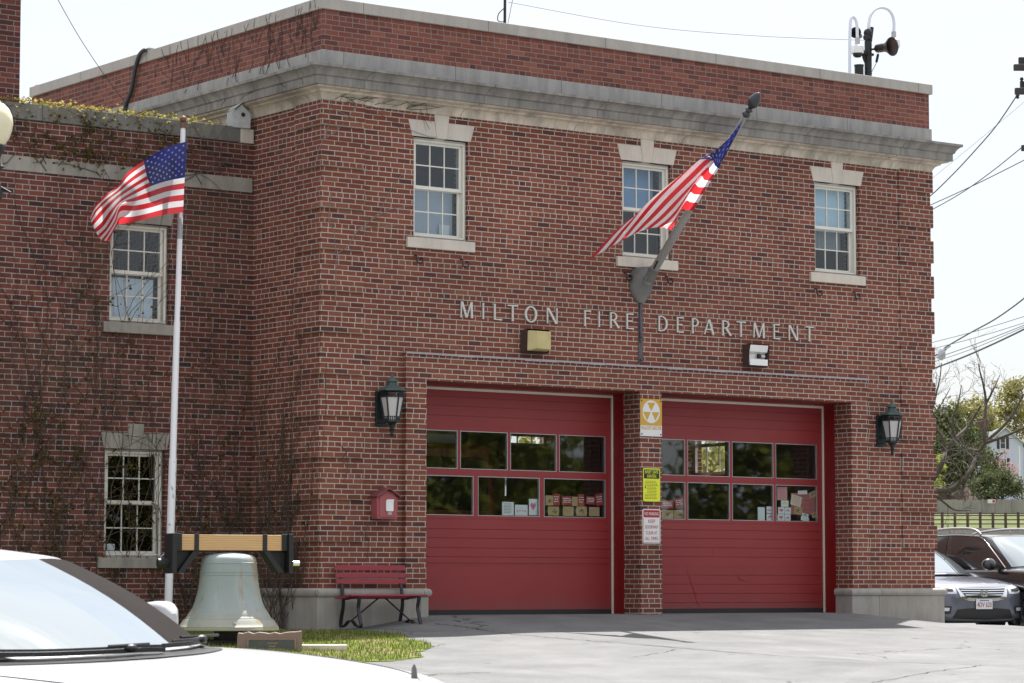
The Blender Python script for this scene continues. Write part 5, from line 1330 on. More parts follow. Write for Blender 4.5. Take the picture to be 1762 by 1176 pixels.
# ================================================================== cars
M_['carglass'] = plain('car_glass', (.012, .014, .016), .03, 0, .1, 4, .8)
M_['tyre'] = plain('tyre_rubber', (.02, .02, .021), .8)
M_['alloy'] = plain('alloy', (.55, .56, .58), .28, .9, .06)
M_['lamp'] = plain('headlamp_lens', (.62, .64, .68), .12, .3, .15, 14, coat=1)
M_['blackplastic'] = plain('black_plastic', (.014, .014, .015), .45)
def car(name, label, loc, rz, paint, st, bot, top, crown, wheels, wr, glassm=None, seg=None, matte=None, arch=1.12):
    """st: stations (x, half width, z bottom, z shoulder, z centre); bot/top: half rings of the cabin, front centre to rear centre"""
    t = thing(name, label, 'car', loc, rz, 'parked cars')
    gm_ = glassm or M_['carglass']
    rows = []
    for x, hw, zb, zs, zc in st:
        h = [(0, zb), (hw*.80, zb), (hw*.93, zb+.05), (hw*.985, zb+.2*(zs-zb)+.04), (hw, zb+.55*(zs-zb)), (hw*.985, zs-.09), (hw*.955, zs-.02), (hw*.88, zs+.35*(zc-zs)), (hw*.55, zs+.85*(zc-zs)), (0, zc)]
        rows.append([Vector((x, y, z)) for y, z in h]+[Vector((x, -y, z)) for y, z in h[-2:0:-1]])
    mb = MB().grid(rows, 0, True); k = len(rows[0])
    mb.add(rows[0], [tuple(range(k))]); mb.add(rows[-1], [tuple(range(k))])
    body = mb.build('body', [paint, M_['blackplastic']], t, local=True, smooth=180, sub=2)
    bake(body)
    hwm = max(s_[1] for s_ in st)
    cut = MB()
    for x in wheels:
        for s_ in (-1, 1): cut.tube([(x, s_*(hwm-.30), wr), (x, s_*(hwm+.2), wr)], wr*arch, 36)
    co = cut.build('cut', M_['blackplastic'], None)
    co.matrix_world = Matrix()
    bo = body.modifiers.new('b', 'BOOLEAN'); bo.object = co; bo.operation = 'DIFFERENCE'; bo.solver = 'EXACT'
    par = body.parent; body.parent = None; bake(body); body.parent = par
    bpy.data.objects.remove(co)
    for p in body.data.polygons:
        c_ = p.center
        if any(math.hypot(c_.x-x, c_.z-wr) < wr*arch*.998 and abs(c_.y) > hwm*.55 for x in wheels): p.material_index = 1
    body.data.set_sharp_from_angle(angle=R(32))
    # cabin
    B_ = cr_spline([Vector(p) for p in bot], 8); T_ = cr_spline([Vector(p) for p in top], 8)
    def G(a, h, off=0.0):
        s_ = 1 if a >= 0 else -1; i = abs(a)*8; j = min(int(i), len(B_)-2); f = i-j
        b = B_[j].lerp(B_[j+1], f); q = T_[j].lerp(T_[j+1], f); p = b.lerp(q, h)
        out = Vector((p.x-.35*(bot[0][0]+bot[-1][0])*.5, p.y*2.4, 0)); out = (out.normalized()+Vector((0, 0, .5))).normalized()
        p = p+out*(.035*math.sin(math.pi*h)+off); return Vector((p.x, p.y*s_, p.z))
    na = len(bot)-1
    ring = [i/8 for i in range(0, na*8+1)]
    full = [-a for a in ring[:0:-1]]+ring
    rows = [[G(a, h) for a in full[:-1]] for h in (0, .12, .3, .5, .7, .88, 1)]
    ctr = (Vector(top[0])+Vector(top[-1]))/2
    for f in (.92, .75, .5, .25, .05):
        r_ = []
        for a in full[:-1]:
            p = G(a, 1); q = ctr.lerp(p, f); q.y = p.y*f; q.z = p.z*f+ctr.z*(1-f)+crown*(1-f*f); r_.append(q)
        rows.append(r_)
    mb = MB().grid(rows, 0, True); mb.add(rows[-1], [tuple(range(len(rows[-1])))])
    cab = mb.build('cabin', paint, t, local=True, smooth=40)
    def panel(nm, a0, a1, h0, h1, m, off=.006, n=14, h0b=None, h1b=None):
        h0b = h0 if h0b is None else h0b; h1b = h1 if h1b is None else h1b
        P = []
        for j in range(9):
            r_ = []
            for i in range(n+1):
                f = i/n; a = a0+(a1-a0)*f; lo = h0+(h0b-h0)*f; hi = h1+(h1b-h1)*f
                r_.append(G(a, lo+(hi-lo)*j/8, off))
            P.append(r_)
        return MB().grid(P).build(nm, m, t, local=True, smooth=180)
    for s_, x in [(a, b) for a in (-1, 1) for b in wheels]:
        y0, y1 = s_*(hwm-.25), s_*(hwm-.02)
        M = Matrix.Translation((x, 0, wr)) @ Matrix.Rotation(R(90), 4, 'X')
        w = .22
        Mw = Matrix.Translation((x, s_*(hwm-.03-w/2), wr)) @ Matrix.Rotation(R(-90*s_), 4, 'X')
        tyre = MB().lathe([(wr*.62, -w/2), (wr*.9, -w/2), (wr*.985, -w/2+.02), (wr, -w/4), (wr, w/4), (wr*.985, w/2-.02), (wr*.9, w/2), (wr*.66, w/2+.004), (wr*.64, w/2-.01)], 36, Mw).build('wheel', M_['tyre'], t, local=True, smooth=40)
        rm = MB().lathe([(wr*.655, w/2-.004), (wr*.66, w/2+.002), (wr*.62, w/2-.002), (wr*.60, w/2-.04), (wr*.60, -.02), (0, -.02)], 36, Mw)
        for q in range(5):
            for e in (-1, 1):
                a = 2*math.pi*q/5+.13*e; d = Vector((math.cos(a), math.sin(a), 0)); pA = d*wr*.12+Vector((0, 0, w/2-.035)); pB = d*wr*.635+Vector((0, 0, w/2-.02))
                rm.bar(Mw @ pA, Mw @ pB, .035, .03, 0, Mw.to_3x3() @ Vector((0, 0, 1)))
        rm.lathe([(0, w/2-.015), (.05, w/2-.018), (.06, w/2-.05)], 16, Mw)
        rm.build('rim', M_['alloy'], tyre, local=True, smooth=40)
    bv = BVHTree.FromPolygons([v.co.copy() for v in body.data.vertices], [tuple(p.vertices) for p in body.data.polygons])
    def strip(nm, up, lo, m, off=.006, n=12, k=4, th=.0, parent=None, side=None):
        """panel between two polylines of (y, z) laid on the nose, or (x, z) on a flank"""
        U_ = cr_spline([Vector((*p, 0)) for p in up], n); L_ = cr_spline([Vector((*p, 0)) for p in lo], n)
        P = []
        for j in range(k+1):
            r_ = []
            for a, b in zip(U_, L_):
                q = a.lerp(b, j/k)
                if side is None:
                    hit = bv.ray_cast(Vector((5, q.x, q.y)), Vector((-1, 0, 0)))[0]
                    r_.append((hit or Vector((st[0][0], q.x, q.y)))+Vector((off, 0, 0)))
                else:
                    hit = bv.ray_cast(Vector((q.x, 3*side, q.y)), Vector((0, -side, 0)))[0]
                    r_.append((hit or Vector((q.x, hwm*side, q.y)))+Vector((0, off*side, 0)))
            P.append(r_)
        mb = MB().grid(P)
        if th:                                     # a rim back to the body gives it thickness
            e = P[0]+[r_[-1] for r_ in P[1:]]+P[-1][-2::-1]+[r_[0] for r_ in P[-2:0:-1]]
            bk = [p-(Vector((th, 0, 0)) if side is None else Vector((0, th*side, 0))) for p in e]; q = len(e)
            mb.add(e+bk, [(i, (i+1) % q, q+(i+1) % q, q+i) for i in range(q)])
        return mb.build(nm, m, parent or t, local=True, smooth=40)
    return t, G, panel, strip, bv

# ---- white saloon in the foreground
HD_ = math.atan2(-.972, .238)
white = carpaint('white_car_paint', (.42, .42, .43), 0, .42, .5)
ws = NT('sky_mirroring_windscreen')
gl = ws.n('ShaderNodeBsdfGlossy'); gl.inputs['Roughness'].default_value = .015; gl.inputs['Color'].default_value = (.86, .93, .96, 1)
df = ws.n('ShaderNodeBsdfDiffuse'); df.inputs['Color'].default_value = (.10, .115, .12, 1)
lw = ws.n('ShaderNodeLayerWeight'); lw.inputs['Blend'].default_value = .62
fw_ = ws.n('ShaderNodeMixShader'); ws.link(ws.ramp(lw.outputs['Facing'], [(.1, .2), (.75, .62)]), fw_.inputs[0])
ws.link(df.outputs[0], fw_.inputs[1]); ws.link(gl.outputs[0], fw_.inputs[2]); ws.link(fw_.outputs[0], ws.out.inputs['Surface'])
FD = 12.3
pb = atd(345, 1107, FD)
hd = Vector((math.cos(HD_), math.sin(HD_), 0)); lf = Vector((-hd.y, hd.x, 0))
cw = (.93, .655, .955)                              # far lower windscreen corner in car coordinates
cz = -.83
org = Vector((pb.x, pb.y, 0))-hd*cw[0]-lf*cw[1]; org.z = pb.z-cw[2]-.025
bot = [(1.27, 0, .955), (1.2, .36, .955), (cw[0], cw[1], cw[2]), (.3, .73, .95), (-.4, .75, .95), (-1.1, .74, .965), (-1.55, .62, .985), (-1.72, .3, .99), (-1.76, 0, .99)]
top = [(.36, 0, 1.352), (.335, .32, 1.348), (.22, .52, 1.325), (-.1, .56, 1.345), (-.45, .57, 1.35), (-.8, .56, 1.345), (-1.05, .49, 1.33), (-1.15, .25, 1.34), (-1.17, 0, 1.34)]
stn = [(2.50, .55, .34, .60, .63), (2.47, .70, .27, .70, .73), (2.36, .82, .22, .80, .83), (2.1, .89, .19, .85, .875), (1.7, .915, .18, .885, .915), (1.25, .92, .18, .92, .948), (.7, .92, .18, .935, .955), (-.4, .92, .18, .94, .955), (-1.2, .92, .18, .955, .97), (-1.7, .91, .19, .965, .99), (-2.2, .88, .22, .95, .98), (-2.48, .80, .27, .88, .92), (-2.56, .62, .34, .75, .78)]
t, G, panel, strip, bv = car('parked_car', 'white saloon car with a bright windscreen in the near left corner', tuple(org), HD_, white, stn, bot, top, .068, (1.5, -1.38), .325)
t.rotation_euler[0] = R(2.2)                        # the road falls away towards the kerb
panel('windshield', -1.98, .72, .035, .95, ws.m, .006, 30)
panel('windshield_reflection', .72, 1.70, .035, .95, plain('painted_dark_reflection', (.022, .018, .017), .8, 0, .2, 6, .05), .007, 10)  # dark reflection painted on as a matte strip at the glass edge
for s_ in (-1, 1):
    panel('side_window', 2.2*s_, 3.95*s_, .05, .90, M_['carglass'], .005, 14); panel('side_window', 4.1*s_, 5.5*s_, .05, .9, M_['carglass'], .005, 12)
panel('rear_window', 6.6, 8, .08, .92, M_['carglass']); panel('rear_window', -8, -6.6, .08, .92, M_['carglass'])
mb = MB()                                            # cowl trim and door mirrors
mb.grid([[G(a, h, .004)+Vector((d, 0, -.012)) for a in [x/6 for x in range(-11, 12)]] for h, d in ((.035, .004), (0, .05), (-.012, .12))])
mb.build('cowl', M_['blackplastic'], t, local=True, smooth=60)
for s_ in (-1, 1):
    c0 = Vector((.46, .915*s_, 1.03)); mb = MB(); rows = []
    for i in range(9):
        f = i/8; x = c0.x+.07-.16*f; sc = [.25, .7, .88, .96, 1, 1, .99, .96, .9][i]
        rows.append([(x, c0.y+.068*s_*1.0*math.copysign(abs(math.cos(a))**.55, math.cos(a))*sc*.95, c0.z+.02+.075*math.copysign(abs(math.sin(a))**.6, math.sin(a))*sc) for a in [2*math.pi*j/20 for j in range(20)]])
    mb.grid(rows, 0, True); mb.add(rows[0], [tuple(range(20))]); mb.add(rows[-1], [tuple(range(20))])
    mb.bar((.66, .70*s_, .955), (.46, .86*s_, .99), .09, .05)
    mb.build('mirror', white, t, local=True, smooth=50)
def wiper(P, w=.02, nm='wiper'):
    q = cr_spline([Vector(p) for p in P], 6); mb = MB(); n = len(q)
    for a_, b_ in zip(q[:-1], q[1:]): mb.bar(a_, b_, w, .018)
    for a_, b_ in zip(q[2:-3], q[3:-2]): mb.bar(a_+Vector((.012, 0, .016)), b_+Vector((.012, 0, .016)), w*.55, .01)
    k = q[n*2//3]; mb.sphere(k+Vector((.01, 0, .012)), .022, 10, 6, 0, (1, 1.5, .8)).tube([k+Vector((.01, .10, .022)), k+Vector((.012, -.12, .024))], .007, 6)
    mb.build(nm, M_['blackplastic'], t, local=True)
Wp = lambda a, h, dx=.03, dz=.012: G(a, h, .0)+Vector((dx, 0, dz))
wiper([Wp(-1.9, .03), Wp(-1.2, .012), Wp(-.6, .005), Wp(.05, .0), Wp(.42, -.01, .04)])
wiper([Wp(.5, .02), Wp(.95, .018), Wp(1.35, .02), Wp(1.62, .01)])
for s_ in (-1, 1):                                   # shut lines of the bonnet
    q = []
    for x, y in ((1.10, .80), (1.5, .785), (1.9, .74), (2.2, .66), (2.36, .52)):
        h_ = bv.ray_cast(Vector((x, y*s_, 3)), Vector((0, 0, -1)))[0]
        if h_: q.append(h_+Vector((0, 0, .0005)))
    MB().tube(cr_spline(q, 6), .0035, 5).build('shut_line', M_['blackplastic'], t, local=True)
mb = MB().tube([(2.22, .62, .77), (2.235, .62, .82), (2.235, .62, .875), (2.236, .62, .89)], [.018, .015, .010, .003], 8); mb.build('antenna', plain('grey_plastic', (.12, .12, .12), .5), t, local=True, smooth=60)
for s_ in (-1, 1):
    strip('headlight', [(.42*s_, .72), (.6*s_, .725), (.74*s_, .72)], [(.42*s_, .60), (.6*s_, .60), (.74*s_, .615)], M_['lamp'], .008, 6, 3, .02)
strip('grille', [(-.34, .70), (0, .70), (.34, .70)], [(-.34, .56), (0, .55), (.34, .56)], M_['chrome'], .008, 8, 3, .02)
MB().box(2.485, 2.52, -.155, .155, .38, .53).build('bumper', M_['blackplastic'], t, local=True, bevel=.01)

# ---- dark grey saloon beside the station
hd_l = lambda lat, dep: Vector((lat*RT.x+dep*math.sin(YAW), lat*RT.y+dep*math.cos(YAW)))
a_ = R(24); hv = hd_l(math.sin(a_), -math.cos(a_)); rz_ = math.atan2(hv.y, hv.x)
grey = carpaint('dark_grey_paint', (.115, .12, .155), .45, .33)
nose = Vector(at(1690, 1013, 'Y', .12)); zg = -.385
org = Vector((nose.x-hv.x*2.40, nose.y-hv.y*2.40, zg))
bot = [(1.35, 0, .98), (1.25, .4, .975), (.95, .70, .96), (.25, .77, .95), (-.45, .79, .955), (-1.15, .77, .97), (-1.65, .62, 1.0), (-1.88, .3, 1.02), (-1.93, 0, 1.02)]
top = [(.28, 0, 1.425), (.25, .34, 1.42), (.12, .54, 1.395), (-.2, .59, 1.425), (-.55, .6, 1.43), (-.95, .58, 1.42), (-1.25, .5, 1.39), (-1.4, .25, 1.4), (-1.42, 0, 1.40)]
stn = [(2.43, .52, .30, .60, .64), (2.40, .72, .22, .70, .74), (2.30, .84, .18, .77, .81), (2.05, .90, .17, .82, .87), (1.65, .925, .17, .88, .93), (1.2, .925, .17, .92, .965), (.7, .925, .17, .94, .96), (-.4, .925, .17, .945, .96), (-1.2, .925, .17, .965, .98), (-1.8, .915, .18, .985, 1.01), (-2.2, .87, .22, .96, 1.0), (-2.42, .76, .28, .86, .9), (-2.47, .6, .34, .7, .75)]
t, G, panel, strip, bv = car('parked_car', 'dark grey saloon car with a chrome grille beside the station corner', tuple(org), rz_, grey, stn, bot, top, .04, (1.48, -1.36), .33)
panel('windshield', -1.82, 1.82, .04, .95, ws.m, .006, 30)
for s_ in (-1, 1):
    panel('side_window', 2.15*s_, 3.95*s_, .05, .90, M_['carglass'], .005, 14); panel('side_window', 4.1*s_, 5.6*s_, .05, .9, M_['carglass'], .005, 12)
    c0 = Vector((.72, 1.0*s_, 1.0)); MB().sphere(c0, .11, 14, 10, 0, (.7, 1, .72)).bar((.74, .78*s_, .96), (.73, .95*s_, .99), .06, .04).build('mirror', grey, t, local=True, smooth=60)
    strip('headlight', [(.50*s_, .765), (.66*s_, .80), (.80*s_, .83)], [(.50*s_, .655), (.66*s_, .655), (.80*s_, .70)], M_['lamp'], .010, 6, 4, .03)
    strip('headlight_trim', [(.56*s_, .73), (.66*s_, .745), (.77*s_, .77)], [(.56*s_, .69), (.66*s_, .69), (.77*s_, .72)], M_['blackplastic'], .013, 6, 3)
    strip('fog_lamp', [(.60*s_, .45), (.72*s_, .455), (.80*s_, .45)], [(.62*s_, .33), (.72*s_, .33), (.80*s_, .36)], M_['blackplastic'], .008, 6, 3)
    strip('fog_lamp', [(.64*s_, .425), (.72*s_, .43), (.78*s_, .42)], [(.65*s_, .375), (.72*s_, .375), (.78*s_, .385)], M_['lamp'], .016, 6, 3, .02)
strip('grille_surround', [(-.50, .765), (-.3, .755), (0, .75), (.3, .755), (.50, .765)], [(-.44, .60), (-.3, .545), (0, .53), (.3, .545), (.44, .60)], M_['chrome'], .012, 8, 5, .03)
gr_ = strip('grille', [(-.445, .745), (-.3, .738), (0, .735), (.3, .738), (.445, .745)], [(-.36, .625), (-.27, .595), (0, .585), (.27, .595), (.36, .625)], M_['blackplastic'], .018, 8, 5)
for z, w_ in ((.71, .43), (.672, .40), (.635, .355)):
    strip('grille_bar', [(-w_, z+.008), (0, z+.004), (w_, z+.008)], [(-w_, z-.006), (0, z-.010), (w_, z-.006)], M_['chrome'], .026, 8, 2, .012, gr_)
strip('air_intake', [(-.50, .40), (-.2, .42), (.2, .42), (.50, .40)], [(-.58, .26), (-.2, .24), (.2, .24), (.58, .26)], M_['blackplastic'], .008, 8, 4)
strip('lower_lip', [(-.72, .255), (0, .235), (.72, .255)], [(-.74, .225), (0, .205), (.74, .225)], M_['chrome'], .012, 8, 2, .01)
fx = max((bv.ray_cast(Vector((5, 0, .66)), Vector((-1, 0, 0)))[0].x)+.035, 2.42)
mb = MB()                                            # the badge: an H in a rounded frame
def bf(y0, z0, y1, z1, w=.014): mb.bar((fx, y0, z0), (fx, y1, z1), .014, w, 0, (1, 0, 0))
P = [(-.060, .715), (.060, .715), (.056, .64), (.045, .612), (-.045, .612), (-.056, .64)]
for i in range(6): bf(*P[i], *P[(i+1) % 6], .012)
bf(-.036, .715, -.020, .615, .016); bf(.036, .715, .020, .615, .016); bf(-.026, .660, .026, .660, .014)
mb.build('badge', M_['chrome'], t, local=True)
px_ = bv.ray_cast(Vector((5, 0, .48)), Vector((-1, 0, 0)))[0].x+.03
pl = MB().box(px_-.012, px_, -.158, .158, .405, .565).build('number_plate', plain('plate_white', (.66, .68, .70), .4), t, local=True, bevel=.003)
MP = Matrix(((0, 0, 1), (1, 0, 0), (0, 1, 0))).to_4x4(); MP.translation = (px_+.002, 0, .437)
text_mb('4DV 620', .115, MP, .001, width=.275).build('lettering', plain('plate_red', (.36, .035, .03), .5), pl, local=True)
mb = MB().box(px_+.0005, px_+.002, -.09, .09, .538, .554); mb.build('plate_band', plain('plate_blue', (.10, .16, .34), .5), pl, local=True)

# ---- black SUV
a_ = R(31); hv = hd_l(math.sin(a_), -math.cos(a_)); rz_ = math.atan2(hv.y, hv.x)
black = carpaint('black_car_paint', (.012, .012, .014), .2, .25)
mir = Vector(atd(1705, 965, 47.6)); lf = Vector((-hv.y, hv.x))
org = Vector((mir.x-hv.x*.85+lf.x*1.02, mir.y-hv.y*.85+lf.y*1.02, zg-.02))
bot = [(1.25, 0, 1.12), (1.18, .42, 1.115), (.98, .74, 1.09), (.35, .82, 1.08), (-.5, .84, 1.09), (-1.4, .83, 1.11), (-2.1, .70, 1.14), (-2.22, .35, 1.14), (-2.24, 0, 1.14)]
top = [(.42, 0, 1.66), (.40, .38, 1.655), (.30, .60, 1.635), (-.1, .66, 1.68), (-.6, .67, 1.69), (-1.2, .66, 1.67), (-1.75, .58, 1.62), (-1.95, .3, 1.62), (-1.97, 0, 1.62)]
stn = [(2.40, .58, .42, .80, .84), (2.36, .76, .34, .90, .95), (2.24, .88, .28, .98, 1.03), (1.95, .94, .26, 1.03, 1.08), (1.5, .96, .26, 1.06, 1.11), (1.1, .96, .26, 1.08, 1.11), (.6, .96, .26, 1.08, 1.1), (-.5, .96, .26, 1.09, 1.1), (-1.4, .96, .26, 1.11, 1.12), (-2.0, .94, .28, 1.13, 1.14), (-2.3, .86, .36, 1.08, 1.1), (-2.38, .7, .45, .9, .95)]
t, G, panel, strip, bv = car('parked_car', 'black SUV with silver roof rails behind the dark grey saloon', tuple(org), rz_, black, stn, bot, top, .045, (1.43, -1.36), .36)
panel('windshield', -1.85, 1.85, .04, .95, ws.m, .006, 30)
M_['suvglass'] = plain('tinted_side_glass', (.035, .038, .04), .06, 0, .2, 3, .8)
for s_ in (-1, 1):
    panel('side_window', 2.2*s_, 3.9*s_, .06, .90, M_['suvglass'], .005, 14, h1b=.93); panel('side_window', 4.05*s_, 5.05*s_, .06, .93, M_['suvglass'], .005, 12); panel('side_window', 5.12*s_, 5.85*s_, .08, .9, M_['suvglass'], .005, 10, .2, .75)
    P = [G(a*s_, h, .010) for a, h in [(2.12, .02), (2.2, .5), (2.4, .92), (3, .955), (4, .965), (5, .955), (5.6, .88), (5.95, .5)]]
    MB().tube(cr_spline(P, 6), .010, 6).build('window_trim', M_['chrome'], t, local=True, smooth=60)
    P = [G(a*s_, 1)+Vector((0, -.03*s_, dz)) for a, dz in ((2.5, .015), (2.75, .075), (3.3, .095), (4.4, .095), (5.4, .08), (5.75, .01))]
    mb = MB().tube(cr_spline(P, 6), .024, 8); mb.tube([G(3.9*s_, 1)+Vector((0, -.03*s_, .0)), G(3.9*s_, 1)+Vector((0, -.03*s_, .09))], .02, 6)
    mb.build('roof_rail', M_['alloy'], t, local=True, smooth=60)
    MB().sphere((.85, 1.06*s_, 1.16), .145, 16, 10, 0, (.62, 1, .72)).bar((.9, .80*s_, 1.10), (.87, .98*s_, 1.13), .08, .05).build('mirror', black, t, local=True, smooth=60)
    strip('headlight', [(.56*s_, .93), (.7*s_, .95), (.82*s_, .96)], [(.56*s_, .82), (.7*s_, .82), (.82*s_, .84)], M_['lamp'], .01, 6, 3, .03)
strip('grille', [(-.42, .90), (0, .90), (.42, .90)], [(-.40, .70), (0, .69), (.40, .70)], M_['chrome'], .01, 8, 3, .02)
panel('rear_window', 6.6, 8, .1, .9, M_['suvglass']); panel('rear_window', -8, -6.6, .1, .9, M_['suvglass'])

# ================================================================== beyond the station
def lat_frame(p): return Matrix.Translation(p) @ Matrix.Rotation(-YAW, 4, 'Z')
def tree(name, label, base, h, cr_, c0, mat, bark, n, ls, seed, group=None, sq=1.0, trunk_r=.18, clumps=46, cat='tree', shade_cut=0):
    """tapered trunk and limbs, and a crown of small leaf faces gathered in uneven clumps"""
    rnd = random.Random(seed); t = thing(name, label, cat, tuple(base), 0, group)
    tb = MB(); ctr = Vector((0, 0, c0+(h-c0)*.5)); hz = (h-c0)*.5
    tb.tube([(0, 0, -.3), (.03*h*rnd.uniform(-1, 1)*.3, 0, h*.25), (0, 0, h*.5), (0, 0, h*.8)], [trunk_r*1.3, trunk_r, trunk_r*.65, trunk_r*.15], 8)
    cl = []
    while len(cl) < clumps:
        p = Vector((rnd.uniform(-1, 1), rnd.uniform(-1, 1), rnd.uniform(-1, 1)))
        if .25 < p.length < 1 and rnd.random() < .35+.65*p.length:
            w = 1-.38*max(0, p.z)*sq
            cl.append(ctr+Vector((p.x*cr_*w, p.y*cr_*w, p.z*hz)))
    for c in cl[::2]:
        z0 = max(h*.12, min(c.z-.4*math.hypot(c.x, c.y), h*.75)); s_ = Vector((0, 0, z0)); m_ = s_.lerp(c, .55)+Vector((rnd.gauss(0, .05*h), rnd.gauss(0, .05*h), .02*h))*.5
        tb.tube(cr_spline([s_, m_, c], 4), [trunk_r*.34*(1-.11*i) for i in range(9)], 5, cap=False)
    tb.build('trunk', bark, t, local=True, smooth=60)
    lb = MB(); per = n//clumps
    for c in cl:
        cs = rnd.uniform(.16, .30)*min(cr_, hz*1.3)
        for _ in range(int(per*rnd.uniform(.5, 1.5))):
            d = Vector((rnd.gauss(0, 1), rnd.gauss(0, 1), rnd.gauss(0, .75)))*cs*.72
            p = c+d; a = Vector((rnd.gauss(0, 1), rnd.gauss(0, 1), rnd.gauss(.5, 1))).normalized(); b = a.orthogonal().normalized(); b.rotate(Matrix.Rotation(rnd.uniform(0, 6.28), 3, a)); q = a.cross(b)
            s_ = ls*rnd.uniform(.6, 1.3)
            lb.add([p-b*s_*.8, p-q*s_*.45, p+b*s_, p+q*s_*.45], [(0, 1, 2, 3)])
    lb.build('crown', mat, t, local=True, recalc=False)
    return t
M_['bark'] = plain('tree_bark', (.075, .06, .05), .9, 0, .3, 8)
M_['barkgrey'] = plain('grey_bark', (.13, .11, .10), .9, 0, .3, 8)
M_['budleaf'] = leaf('spring_leaves', [(0, (.20, .19, .07)), (.5, (.28, .265, .10)), (1, (.36, .33, .14))], .4)  # leaf colours of the far plants are paled in place of haze
M_['evergreen'] = leaf('evergreen_needles', [(0, (.045, .06, .03)), (.55, (.105, .125, .055)), (1, (.20, .20, .09))], .2)
M_['rhodo'] = leaf('shrub_leaves', [(0, (.045, .062, .032)), (.5, (.095, .12, .06)), (1, (.19, .20, .10))], .25)
M_['brightleaf'] = leaf('bright_spring_leaves', [(0, (.24, .28, .07)), (1, (.42, .45, .14))], .5)
M_['blossom'] = leaf('pink_blossom', [(0, (.30, .17, .18)), (1, (.46, .32, .33))], .4)
M_['street'] = leaf('street_leaves', [(0, (.05, .07, .012)), (.5, (.13, .14, .025)), (1, (.22, .21, .045))], .35)
def gpt(u, v, d): return atd(u, v, d)
def gbase(u, d):
    p = atd(u, 900, d); return Vector((p.x, p.y, ground_z(p.x, p.y)))
k4 = 1/4892
def hgt(base, v, d): return atd(1680, v, d).z-base.z
b = gbase(1682, 455); tree('leafy_tree', 'rounded yellow green tree between the dark evergreen and the house chimney', b, hgt(b, 686, 455), 5.6, 6, M_['budleaf'], M_['barkgrey'], 5200, .42, 1, 'spring trees behind the house')
b = gbase(1752, 470); tree('leafy_tree', 'tall olive green tree rising behind the white house at the right edge', b, hgt(b, 652, 470), 6.4, 7, M_['budleaf'], M_['barkgrey'], 6000, .42, 2, 'spring trees behind the house')
b = gbase(1640, 500); tree('leafy_tree', 'pale yellow green tree showing left of the dark evergreen', b, hgt(b, 712, 500), 6.0, 6, M_['budleaf'], M_['barkgrey'], 4200, .45, 3, 'spring trees behind the house')
b = gbase(1634, 335); tree('evergreen_tree', 'dark evergreen tree with a straight black trunk behind the fence', b, hgt(b, 700, 335), 4.6, 3.6, M_['evergreen'], M_['bark'], 9000, .26, 4, None, 1.5, .30, 70)
b = gbase(1676, 345); tree('evergreen_tree', 'smaller olive evergreen drooping beside the white house', b, hgt(b, 752, 345), 3.0, 2.5, M_['evergreen'], M_['bark'], 3600, .26, 14, None, 1.4, .2, 40)
b = gbase(1712, 322); tree('evergreen_shrub', 'broad glossy green shrub leaning over the grey board fence', b+Vector((0, 0, 0)), hgt(b, 808, 322), 2.9, 1.0, M_['rhodo'], M_['bark'], 5200, .20, 5, None, .6, .12, 46, 'shrub')
b = gbase(1606, 326); tree('bright_shrub', 'bright lime green shrub half hidden by the brick corner', b, hgt(b, 764, 326), 1.5, 1.2, M_['brightleaf'], M_['bark'], 1500, .2, 6, None, .6, .1, 20, 'shrub')
b = gbase(1724, 372); tree('blossom_tree', 'small pink blossoming tree in front of the white house', b, hgt(b, 778, 372), 2.2, 1.5, M_['blossom'], M_['bark'], 900, .2, 7, None, .4, .1, 26)
b = gbase(1700, 350); tree('blossom_tree', 'sparse pink shrub between the evergreen and the house wall', b, hgt(b, 800, 350), 1.6, .8, M_['blossom'], M_['bark'], 420, .18, 8, None, .4, .08, 18)

# the old bare tree at the building's edge
t = thing('bare_tree', 'gnarled leafless tree with forked limbs beside the brick corner', 'tree', tuple(gbase(1592, 150)))
rnd = random.Random(9); D_ = 150
zz = lambda *P: [atd(1560+u/3.92, 640+v/3.92, D_+dd) for u, v, dd in P]
limbs = [([(60, 1010, 0), (110, 900, 0), (150, 800, 0), (168, 735, 0), (215, 670, 0), (250, 590, 0), (265, 540, 1), (330, 450, 1), (420, 360, 2), (500, 230, 2)], .22),
         ([(140, 830, 0), (200, 802, -1), (270, 800, -1), (340, 770, -1), (420, 680, -1), (470, 580, 0), (530, 480, 0), (640, 380, 0), (720, 280, 0), (790, 150, 0)], .20),
         ([(530, 480, 0), (520, 400, 0), (535, 220, 1), (520, 100, 1), (495, 0, 1), (485, -50, 1)], .11), ([(535, 220, 1), (590, 110, 1), (630, 20, 2)], .07),
         ([(530, 480, 0), (650, 440, -1), (790, 380, -2), (900, 330, -2)], .10), ([(120, 420, 0), (160, 310, 1), (200, 150, 1), (225, 40, 1), (235, -60, 1)], .08), ([(160, 310, 1), (215, 250, 1), (295, 110, 1)], .06),
         ([(150, 810, 0), (240, 870, -1), (320, 930, -1), (430, 935, -1)], .09), ([(265, 540, 1), (240, 440, 1), (190, 360, 1), (170, 240, 1)], .09), ([(330, 450, 1), (310, 330, 1), (350, 200, 1), (370, 90, 1)], .07),
         ([(340, 770, -1), (370, 700, -2), (340, 640, -2), (310, 600, -2)], .06), ([(420, 680, -1), (380, 800, -1), (400, 880, -1)], .06), ([(250, 590, 0), (330, 560, 0), (420, 520, 0), (450, 530, 0)], .06), ([(470, 580, 0), (560, 600, 0), (640, 560, -1)], .05)]
mb = MB(); tips = []
for P, r_ in limbs:
    q = cr_spline(zz(*P), 6); n = len(q); mb.tube(q, [r_*(1-.75*i/n) for i in range(n)], 6, cap=False)
    for i in range(5, n, 4): tips.append((q[i], (q[i]-q[i-1]).normalized(), r_*(1-.75*i/n)))
mb.build('trunk', M_['bark'], t, smooth=180)
mb = MB()
